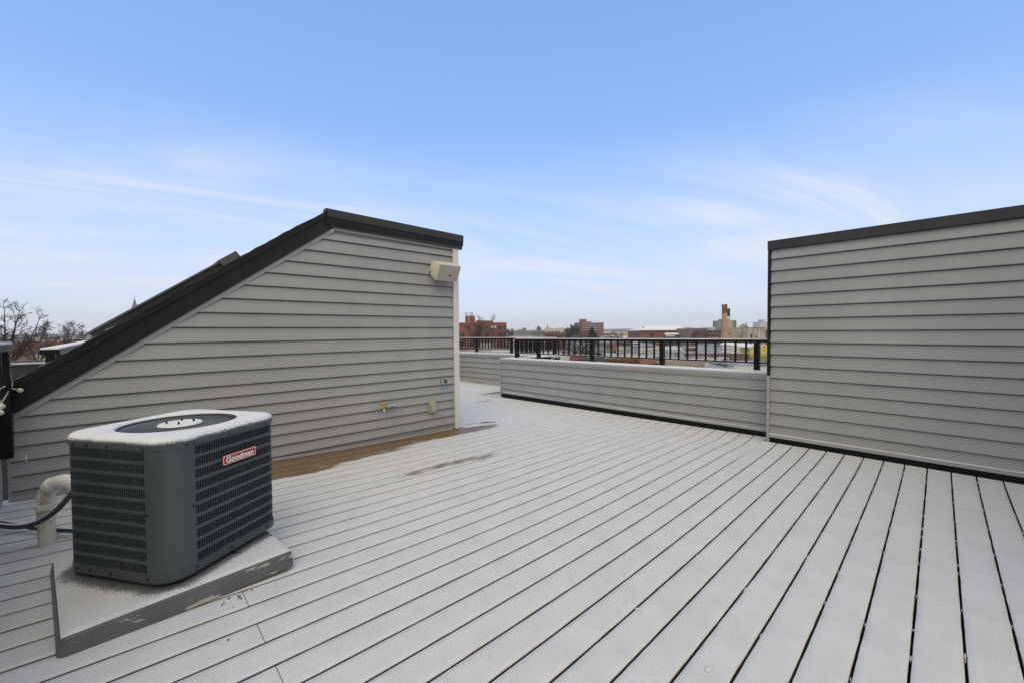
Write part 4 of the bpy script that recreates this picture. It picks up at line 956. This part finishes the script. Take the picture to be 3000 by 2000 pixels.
block('concrete_silo', 'tall stained concrete tower with broken top right of the chimney', 'building', 2129, 2156, 938.5, 130, 9, 'concrete', roof=None, wins=[(2137, 2142, 976, 979), (2136, 2143, 1003, 1006)], extra=[('ledge', 2128, 2139, 934.5, 939, .2, 5, 'concrete'), ('ragged_edge', 2150, 2156, 940, 958, -.3, 1, 'taupe'), ('scaffold', 2156, 2170, 952, 953, 1, 1.2, 'steel'), ('scaffold', 2168, 2169, 952, 962, 1, 1.2, 'steel')])
block('concrete_mill', 'long stained beige concrete mill with small windows right of the silo', 'building', 2156, 2242, 960.5, 130, 12, 'concrete', roof=None, wins=[(2169, 2173, 984, 988), (2214, 2219, 984, 988), (2199, 2204, 979, 990), (2198, 2202, 970, 975, 'panewhite'), (2212, 2216, 970, 975, 'panewhite'), (2196, 2204, 1003, 1012), (2165, 2170, 1003, 1008)], extra=[('pilaster', 2176, 2181, 962, 1012, -.25, 0, 'concrete'), ('pilaster', 2192, 2194, 962, 1012, -.2, 0, 'palewall'), ('pilaster', 2222, 2224, 962, 1012, -.2, 0, 'palewall'), ('parapet_line', 2156, 2242, 959.5, 961.5, -.15, .2, 'taupe'), ('vent_pipe', 2197, 2198.4, 961, 968, -.3, -.1, 'white')])
block('brick_annex', 'narrow brown annex at the right end of the concrete mill', 'building', 2242, 2262, 968.5, 132, 10, 'brownbrick')
block('far_tower', 'faint pale tower block far behind the concrete mill', 'tower', 2227, 2262, 943.5, 1300, 40, 'palewall', extra=[('stepped_top', 2237, 2246, 936, 944, 5, 30, 'palewall')])
# spires and mast
def spire(name, label, px, py0, py1, Z, wpx, cross=True):
    a, b = sight(px, py0, Z), sight(px, py1, Z); s_ = Z/FPX
    t = thing(name, label, 'spire', (b.x, b.y, GZ)); hb_ = b.z-GZ; ht = a.z-GZ; w_ = wpx*s_/2
    MB().box(-w_*.9, w_*.9, -w_*.9, w_*.9, 0, hb_).build('tower', 'palewall', t, local=True)
    MB().prism([(w_*math.cos(R(45*k+22)), w_*math.sin(R(45*k+22)), hb_+.01) for k in range(8)], [(.05*math.cos(R(45*k+22)), .05*math.sin(R(45*k+22)), ht) for k in range(8)]).build('steeple', 'greywall', t, local=True)
    if cross: MB().box(-.08, .08, -.08, .08, ht-.2, ht+2.2).box(-.5, .5, -.07, .07, ht+1.2, ht+1.4).build('cross', 'charcoal', t, local=True)
spire('church_spire', 'pointed grey church steeple rising behind the raking roof at far left', 395, 874, 912, 330, 20)
spire('church_spire', 'thin pale church spire left of the brick apartment tower', 1603.5, 948, 962, 560, 5.5, False)
ms = thing('light_mast', 'tall sports floodlight mast on the horizon left of the bulkhead roof', 'light mast', tuple(sight(243, 1000, 400))); LOC[ms].z = GZ; ms.location.z = GZ
zt_ = sight(243, 957, 400).z-GZ; MB().tube([(0, 0, 0), (0, 0, zt_)], [.5, .3], 8).build('pole', 'steel', ms, local=True); MB().box(-1.3, 1.3, -.3, .3, zt_-.6, zt_+1.0).build('lamp_bank', 'greywall', ms, local=True)

# roofs between the deck and the skyline (seen through the balusters)
RB = []
rbr = random.Random(12)
def rb_(name, label, x0, x1, y, Z, d, m_, **k):
    ex = list(k.pop('extra', ()))
    for q in range(rbr.choice((1, 2, 2, 3))):      # chimneys and vents on each roof
        cx = rbr.uniform(x0+2, x1-3); hh = rbr.uniform(2.5, 5.5)*45/Z; ww = rbr.uniform(1.2, 3.2)*45/Z; yy = rbr.uniform(.3, max(.4, d*.6))
        ex.append((rbr.choice(('chimney', 'roof_vent')), cx, cx+ww, y-hh, y+.6, yy, yy+ww*Z/FPX, rbr.choice(('oldbrick', 'palewall', 'charcoal', 'steel', 'brownbrick'))))
    RB.append(block(name, label, 'building', x0, x1, y, Z, d, m_, extra=ex, **k))
rb_('slate_gable_house', 'dark slate upper storey seen between the balusters above a cream wall', 1808, 1852, 1003, 75, 7, 'slate', base=-8)
rb_('cream_house', 'cream-walled house below the dark slate storey, behind the railing', 1806, 1853, 1019.5, 66, 6, 'creamwall', wins=[(1823, 1825, 1029, 1036)])
rb_('white_house', 'white house with two small windows left of the brick school, behind the railing', 1851, 1872, 996, 95, 8, 'palewall', wins=[(1859, 1861, 1003, 1008), (1865, 1867, 1003, 1008)])
rb_('gable_house', 'cream house with low snowy gable seen through the railing below the school', 1872, 1918, 1010, 70, 8, 'creamwall', wins=[(1880, 1886, 1012, 1019)])
rb_('graffiti_house', 'pale blotchy house below the cream gable, behind the railing', 1871, 1912, 1020.5, 60, 6, 'palewall', wins=grid((1885, 1897, 1904), (1026, 1032), 2.4, 3, 'greywall')+[(1906, 1911, 1032, 1037)])
rb_('cream_annex', 'cream flat-roofed annex left of the grey roof shed', 1917, 1956, 1017, 62, 8, 'creamwall', wins=[(1917, 1921, 1035, 1036.5)])
rb_('brick_house', 'pinkish brick house behind the railing left of the slate storey', 1776, 1806, 1006, 62, 8, 'oldbrick', wins=[(1796, 1804, 1027, 1033)])
rb_('grey_house', 'pale grey house with snowy eave behind bare branches', 1700, 1778, 1010, 68, 9, 'shed', wins=[(1743, 1746, 1010, 1014), (1760, 1764, 1011, 1016), (1722, 1725, 1014, 1018)])
rb_('grey_lower_house', 'low grey lean-to below the pale grey house, behind the railing', 1695, 1790, 1025, 52, 4, 'greywall')
rb_('long_white_roof', 'long low white roof across the middle of the railing view', 1770, 1960, 1040, 44, 2.6, 'palewall')
rb_('long_white_roof', 'long snowy flat roof in front of the grey roof shed', 1880, 2110, 1052, 38, 2.2, 'palewall')
rb_('dark_roof', 'small dark flat roof right of the brick house row by the tree', 1690, 1760, 1037, 42, 3, 'charcoal')
rb_('brown_cornice_row', 'brick row with brown bracketed cornice right of the grey shed', 2016, 2150, 1037, 55, 5, 'purplebrick', wins=[(x, x+3, 1041, 1044) for x in range(2022, 2142, 7)])
rb_('brick_row_house', 'reddish brick house with chimneys right of the grey shed, behind the railing', 2005, 2042, 1020, 72, 9, 'oldbrick')
rb_('grey_row_house', 'grey house with pale vent pipe behind the brown cornice row', 2050, 2112, 1021, 78, 9, 'taupe', extra=[('vent_pipe', 2082.5, 2083.6, 1020, 1034, -.6, -.4, 'white')], wins=[(2058, 2063, 1026, 1032), (2066, 2071, 1026, 1032)])
rb_('white_cube', 'plain white cube house under the tan chimney, behind the railing', 2115, 2168, 1016, 62, 9, 'palewall')
rb_('rust_house', 'dark reddish house right of the white cube, under the mill', 2168, 2200, 1021, 85, 9, 'oldbrick')
yh = block('yellow_house', 'bright yellow stuccoed house beside the charcoal corner of the tall wall', 'house', 2197, 2262, 1019, 62, 9, 'lemon', roof=None, wins=[(2238, 2240, 1013, 1016), (2238, 2240, 1024, 1027)])
s_ = 62/FPX; z_a, z_b = sight(2230, 1019, 62).z-GZ, sight(2230, 1010.5, 62).z-GZ; xl, xr = (2197-2229.5)*s_, (2262-2229.5)*s_; xm = (2214-2229.5)*s_
MB().hexa([(xl, .0, z_a+.001), (xr, 0, z_a+.001), (xr, 9, z_a+.001), (xl, 9, z_a+.001), (xm, .0, z_b), (xr, 0, z_b), (xr, 9, z_b), (xm, 9, z_b)]).build('gable', 'lemon', yh, local=True)
MB().hexa([(xl-.2, -.2, z_a+.03), (xm, -.2, z_b+.03), (xm, 9.1, z_b+.03), (xl-.2, 9.1, z_a+.03), (xl-.2, -.2, z_a+.16), (xm, -.2, z_b+.16), (xm, 9.1, z_b+.16), (xl-.2, 9.1, z_a+.16)]).build('roof_snow', 'snowcap', yh, local=True)
# grey roof shed with pyramid skylight
sh = block('roof_shed', 'pale grey roof shed with door and little pyramid skylight, seen through the railing', 'shed', 1956, 2004, 1024, 43, 2.4, 'shed', base=-3.2, roof='snowcap', extra=[('door', 1974, 1985.5, 1030, 1052, -.05, .05, 'greywall'), ('door_frame', 1972.5, 1974, 1028.5, 1052, -.07, .05, 'palewall'), ('door_frame', 1985.5, 1987, 1028.5, 1052, -.07, .05, 'palewall')])
s_ = 47/FPX; zt_ = sight(1979, 1024, 43).z+3.2; ap = sight(1979, 1012.5, 43).z+3.2
MB().hexa([(-.42, .2, zt_+.02), (.42, .2, zt_+.02), (.42, 1.2, zt_+.02), (-.42, 1.2, zt_+.02), (-.03, .65, ap), (.03, .65, ap), (.03, .75, ap), (-.03, .75, ap)]).build('pyramid_skylight', 'shed', sh, local=True)
# timber roof deck with fence pickets
fd = thing('timber_fence', 'weathered timber deck fence in front of the yellow house', 'fence', tuple(sight(2195, 1060, 36)), YAW)
s_ = 36/FPX; z0_, z1_ = sight(2195, 1062, 36).z-LOC[fd].z, sight(2195, 1035.5, 36).z-LOC[fd].z
for i in range(20):
    x = (2143.5+i*2.62-2195)*s_; MB().box(x, x+.07, -.02, .02, z0_, z1_-(.0 if i < 20 else .2)).build('board', 'wood', fd, local=True)
for i in range(22):
    x = (2196+i*3.0-2195)*s_; MB().box(x, x+.03, -.02, .02, z0_, z1_-.12).build('picket', 'wood', fd, local=True)
MB().box((2142-2195)*s_, (2262-2195)*s_, -.05, .07, z1_, z1_+.06).build('top_rail', 'wood', fd, local=True)
MB().box((2142-2195)*s_, (2262-2195)*s_, -.045, .065, z1_+.0605, z1_+.085).build('rail_snow', 'snowcap', fd, local=True)
MB().box((2142-2195)*s_, (2150-2195)*s_, -.06, .3, z0_, z1_-.01).build('end_post', 'wood', fd, local=True)
block('deck_block', 'brick block carrying the timber deck fence', 'building', 2140, 2275, 1062, 36.5, 6, 'oldbrick')
block('black_canopy', 'long black canopy with snow on it at lower right behind the railing', 'canopy', 2143, 2275, 1067.5, 24, 1.2, 'charcoal', base=-1.35)
block('white_flat_roof', 'white flat roof with dark hatch under the black canopy', 'building', 2150, 2290, 1079, 22, 3, 'palewall', wins=[(2184, 2199, 1080, 1087)])
block('concrete_parapet', 'long stained tan parapet with snowy top below the grey shed, nearest roof', 'parapet', 1936, 2092, 1061, 27, .35, 'concrete')
block('snowy_near_roof', 'flat snowy grey roof between the tan parapet and the black canopy', 'building', 2085, 2150, 1067, 30, 3.5, 'greywall')
gp = thing('gooseneck_vent', 'white gooseneck vent pipe standing at the tan parapet', 'vent', tuple(sight(2068, 1086, 25)))
q0 = Vector((0, 0, -.3)); MB().tube([q0, (0, 0, .36)]+[tuple(R2*(.07*(1-math.cos(R(a))))+Vector((0, 0, .36+.07*math.sin(R(a))))) for a in range(20, 161, 20)], .045, 10).build('pipe', 'white', gp, local=True, smooth=True)
block('brick_stub', 'brown brick wall with a snowy stub beside the second railing post', 'wall', 1874, 1946, 1053, 28, .4, 'oldbrick', extra=[('stub', 1921, 1934, 1060.5, 1085, -.6, 0, 'brownbrick'), ('stub_snow', 1920.5, 1934.5, 1059.6, 1060.4, -.65, .0, 'snowcap')])
block('ivy_wall', 'old wall overgrown with dry vines below the railing', 'wall', 1768, 1874, 1053, 28.3, .4, 'oldbrick')
block('rust_wall', 'reddish brick wall behind bare branches low behind the railing', 'wall', 1672, 1730, 1043, 30, .5, 'brownbrick')
block('pale_near_wall', 'pale wall behind bare branches beside the black parapet return', 'wall', 1630, 1673, 1043, 31, .5, 'palewall')
block('snowy_shed_roof', 'snow-covered lean-to roof low behind the second railing post', 'shed', 1728, 1770, 1051, 27, 2, 'slate')
# below the far railing at left
block('tan_garage', 'tan garage with snowy roof behind the far railing, in front of the brick block', 'garage', 1405, 1450, 1006, 105, 7, 'concrete')
block('white_garage_row', 'low white flat roof with roof hatches behind the far railing', 'building', 1440, 1530, 1026, 60, 4, 'palewall', wins=[(1455, 1463, 1029, 1033)], extra=[('hatch', 1484, 1492, 1021, 1027, 1, 2, 'charcoal')])
block('grey_low_roof', 'grey low roof behind the far railing under the bare tree', 'building', 1330, 1440, 1030, 70, 4, 'concrete')
block('brick_terrace', 'brown brick terrace behind the crowded balusters of the corner railing', 'building', 1505, 1660, 1000, 110, 10, 'oldbrick', wins=grid(tuple(range(1512, 1656, 9)), (1012, 1026), 3.4, 6))
block('white_lower_row', 'low pale row behind the corner railing', 'building', 1530, 1690, 1030, 62, 4, 'palewall', wins=grid(tuple(range(1540, 1680, 11)), (1036,), 4, 4))
# far left
block('brown_brick_school', 'long brown brick building behind the bare trees at far left', 'building', -160, 238, 1001, 95, 18, 'brownbrick', wins=grid((38, 56, 80, 150, 186), (1026,), 7, 9))
block('white_low_roof', 'snowy low roof in front of the brown brick building at far left', 'building', 98, 150, 1040, 60, 9, 'creamwall')
block('dark_low_roof', 'dark flat roof edge above the rear railing at far left', 'building', 218, 300, 996, 60, 8, 'charcoal')
for i, (x0, x1, y_, Z_, m_, lb) in enumerate(((-60, 20, 993, 300, 'greywall', 'grey distant block behind the leftmost tree'), (70, 118, 983, 330, 'palewall', 'pale distant house behind the bare trees at far left'), (120, 150, 988, 280, 'brownbrick', 'small brown distant house left of the floodlight mast'), (178, 232, 991, 260, 'palewall', 'pale distant low house beside the floodlight mast'))):
    block('far_house', lb, 'house', x0, x1, y_, Z_, 14, m_, group='far houses')

# ------------------------------------------------------------ trees
def tree(name, label, px, py_base, py_top, Z, spread, seed, mt='twig', levels=6, fork=None, tw=.0004, w=None, n1=9):
    """bare winter tree: trunk, limbs that reach a crown ellipsoid, branches and twigs; w = crown width in photo pixels"""
    b = sight(px, py_base, Z); b.z = GZ; top = sight(px, py_top, Z).z-GZ; s_ = Z/FPX
    rx = (w or (py_base-py_top)*.75)*s_/2; rz = min(rx*1.15, top*.46); cz = top-rz
    rr = random.Random(seed); t = thing(name, label, 'tree', tuple(b)); tr, cr = MB(), MB()
    def uv(zb=0.): return Vector((rr.gauss(0, 1), rr.gauss(0, 1), rr.gauss(zb, 1))).normalized()
    def curve(p, q, sag, n):
        c = p.lerp(q, .5)+uv()*(q-p).length*sag
        return [p*(1-u)**2+c*2*u*(1-u)+q*u*u for u in [i/n for i in range(n+1)]]
    th = max(cz-rz*.75, top*.25); r0 = .012*top+.05; mn = Z*tw
    trunk = curve(Vector((0, 0, 0)), Vector((rr.gauss(0, .03)*top, rr.gauss(0, .03)*top, th)), .04, 5); tr.tube(trunk, [r0*(1-.35*i/5) for i in range(6)], 7, caps=False)
    for i in range(n1):
        d = uv(.55); d.z = abs(d.z) if i > 2 else .6+abs(d.z); d.normalize()
        tip = Vector((d.x*rx, d.y*rx, cz+d.z*rz))*1.0; tip += uv()*rx*.08
        st = trunk[rr.choice((4, 5, 5))]; L = curve(st, tip, .14, 7); lr = max(r0*.5*rr.uniform(.7, 1), mn*2)
        tr.tube(L, [max(lr*(1-.8*k/7), mn*1.2) for k in range(8)], 5, caps=False)
        for k in range(2, 8):
            for _ in range(2 if k < 7 else 3):
                bd = ((L[k]-L[k-1]).normalized()*.75+uv(.25)*.95).normalized(); bl = rx*rr.uniform(.28, .5)*(1.1-.07*k)
                B = curve(L[k], L[k]+bd*bl, .16, 3); cr.tube(B, [max(lr*.3*(1-.6*j/3), mn) for j in range(4)], 4, caps=False)
                for j in (1, 2, 2, 3, 3):
                    td = (bd*.7+uv(.2)).normalized(); tl = bl*rr.uniform(.35, .6); T = curve(B[j], B[j]+td*tl, .18, 2); cr.tube(T, [mn, mn*.85, mn*.6], 3, caps=False)
                    for jj in (1, 1, 2, 2):
                        q = T[jj]+(td*.6+uv(.15)).normalized()*tl*rr.uniform(.35, .6); cr.tube([T[jj], q], [mn*.75, mn*.45], 3, caps=False)
    tr.build('trunk', 'bark', t, local=True); cr.build('crown', mt, t, local=True); return t
tree('bare_tree', 'tall bare dark tree at the far left edge beside the railing post', 28, 1060, 905, 30, .70, 11, mt='bark', tw=.00045, w=190, n1=11)
tree('bare_tree', 'bare tree with spreading twigs second from the left edge', 128, 1060, 957, 52, .7, 5, mt='twigred', w=110, tw=.00028, n1=8)
tree('bare_tree', 'bare brownish tree left of the rear railing', 190, 1060, 951, 55, .7, 9, mt='twigred', w=100, tw=.00028, n1=8)
tree('bare_tree', 'smaller bare tree just left of the floodlight mast', 222, 1060, 968, 62, .75, 21, mt='twigred', w=70, tw=.00026, n1=7)
tree('bare_tree', 'frosty bare tree by the lower end of the skylight', 268, 1030, 978, 180, .8, 31, mt='twig', w=60, tw=.0003)
tree('bare_tree', 'bare tree standing in front of the red brick block', 1428, 1040, 931, 105, .75, 14, mt='twig', w=105, tw=.00021, n1=10)
tree('bare_tree', 'second bare tree low in front of the red brick block, left side', 1384, 1040, 950, 110, .8, 15, mt='twig', w=70, tw=.00021, n1=8)
tree('bare_tree', 'bare tree with tangled branches seen through the railing near the corner', 1685, 1080, 990, 42, .75, 17, mt='bark', w=110, tw=.0004)
tree('bare_tree', 'bare tree with slanting branches beside the third railing post', 1722, 1080, 996, 36, .8, 18, mt='bark', w=90, tw=.0004)
tree('bare_tree', 'bare tree clump left of the brick apartment tower', 1672, 990, 956, 300, .8, 22, mt='twig', w=30, tw=.00030, n1=10)
tree('bare_tree', 'bare tree just left of the apartment tower wall', 1686, 990, 953, 320, .8, 23, mt='twig', w=30, tw=.00030, n1=10)
tree('bare_tree', 'bare tree behind the grey warehouse roof', 1578, 985, 959, 360, .8, 24, mt='twig', w=30, tw=.00030, n1=10)
tree('bare_tree', 'low bare tree between the red brick block and the grey warehouse', 1496, 985, 965, 380, .8, 25, mt='twig', w=30, tw=.00030, n1=10)
tree('bare_tree', 'bare tree in front of the brown row, above the railing corner', 1640, 995, 972, 210, .8, 26, mt='twigred', w=30, tw=.00030, n1=10)
tree('bare_tree', 'bare tree in front of the cream factory, above the railing', 1612, 995, 976, 200, .8, 28, mt='twigred', w=30, tw=.00030, n1=10)
tree('bare_tree', 'faint bare tree behind the concrete mill roof', 2180, 975, 951, 300, .8, 27, mt='twig', w=30, tw=.00030, n1=10)
for i, (px_, yt_, Z_, lb) in enumerate(((1545, 992, 90, 'bare tree behind the crowded balusters, left of the corner posts'), (1600, 985, 95, 'bare tree behind the corner post of the railing'), (1652, 980, 85, 'bare tree rising just left of the tangled tree by the corner'), (1750, 990, 60, 'bare tree right of the third railing post'),
        (1705, 978, 130, 'bare brownish tree below the apartment tower'), (1590, 979, 160, 'bare brownish tree below the grey warehouse'), (1345, 985, 80, 'bare tree beside the white corner board, behind the far railing'), (1482, 990, 85, 'bare tree behind the far railing at the right end of the brick block'), (1800, 985, 210, 'bare tree below the far yellow houses'), (1860, 982, 230, 'bare tree left of the brick school'))):
    tree('bare_tree', lb, px_, 1060, yt_, Z_, .8, 60+i, mt=('twig', 'twigred')[i % 2], w=70, tw=.00024, n1=9)
# evergreen in front of the brick tower
ev = thing('evergreen_tree', 'dark rounded evergreen in front of the brick apartment tower', 'tree', tuple(sight(1735, 1000, 250))); LOC[ev].z = GZ; ev.location.z = GZ
rr = random.Random(3); s_ = 250/FPX; mb = MB(); zc_ = sight(1735, 985, 250).z-GZ; zt_ = sight(1735, 962, 250).z-GZ
for k in range(2600):
    a = rr.random()*2*math.pi; hh = rr.random()**1.3; rmax = 24*s_*(1-hh**1.6)*(.75+.35*math.sin(3*a+hh*9)); r_ = rmax*math.sqrt(rr.random())*(.9+.25*rr.random())
    c = Vector((r_*math.cos(a), r_*math.sin(a), zc_-4+hh*(zt_-zc_+4.2)+rr.gauss(0, .25))); ax = Vector((rr.gauss(0, 1), rr.gauss(0, 1), rr.gauss(0, .5))).normalized()*rr.uniform(.25, .6); ay = ax.orthogonal().normalized()*rr.uniform(.12, .3)
    mb.quad(c-ax-ay, c+ax-ay*.3, c+ax*1.2+ay*.4, c-ax+ay)
mb.build('crown', 'needle', ev, local=True); MB().tube([(0, 0, 0), (0, 0, zt_*.8)], [.35, .1], 8).build('trunk', 'bark', ev, local=True)
# dry vines on the near wall: uncountable twigs
mb = MB(); rr = random.Random(8)
for k in range(2600):
    px, py = rr.uniform(1764, 1876), rr.uniform(1051, 1084); p = sight(px, py, 28.3-rr.random()*.5)
    d = Vector((rr.gauss(0, 1), rr.gauss(0, 1), rr.gauss(.5, 1))).normalized()*rr.uniform(.06, .2)
    mb.tube([p, p+d], [.010, .005], 3, caps=False)
o = mb.build('dry_vines', 'ivy', None); tag(o, 'tangle of dry brown vines on the old wall', 'vines', kind='stuff')

# ------------------------------------------------------------ winter haze over the town
hm = bpy.data.materials.new('haze'); hm.use_nodes = True; t = hm.node_tree; t.nodes.clear()
pv_ = t.nodes.new('ShaderNodeVolumePrincipled'); pv_.inputs['Color'].default_value = (1, 1, 1, 1); pv_.inputs['Density'].default_value = .00021; pv_.inputs['Anisotropy'].default_value = .0
om = t.nodes.new('ShaderNodeOutputMaterial'); t.links.new(pv_.outputs[0], om.inputs['Volume'])
o = MB().box(-2100, 2100, -2100, 2100, GZ-3, 62).build('haze', hm, None); tag(o, kind='stuff')
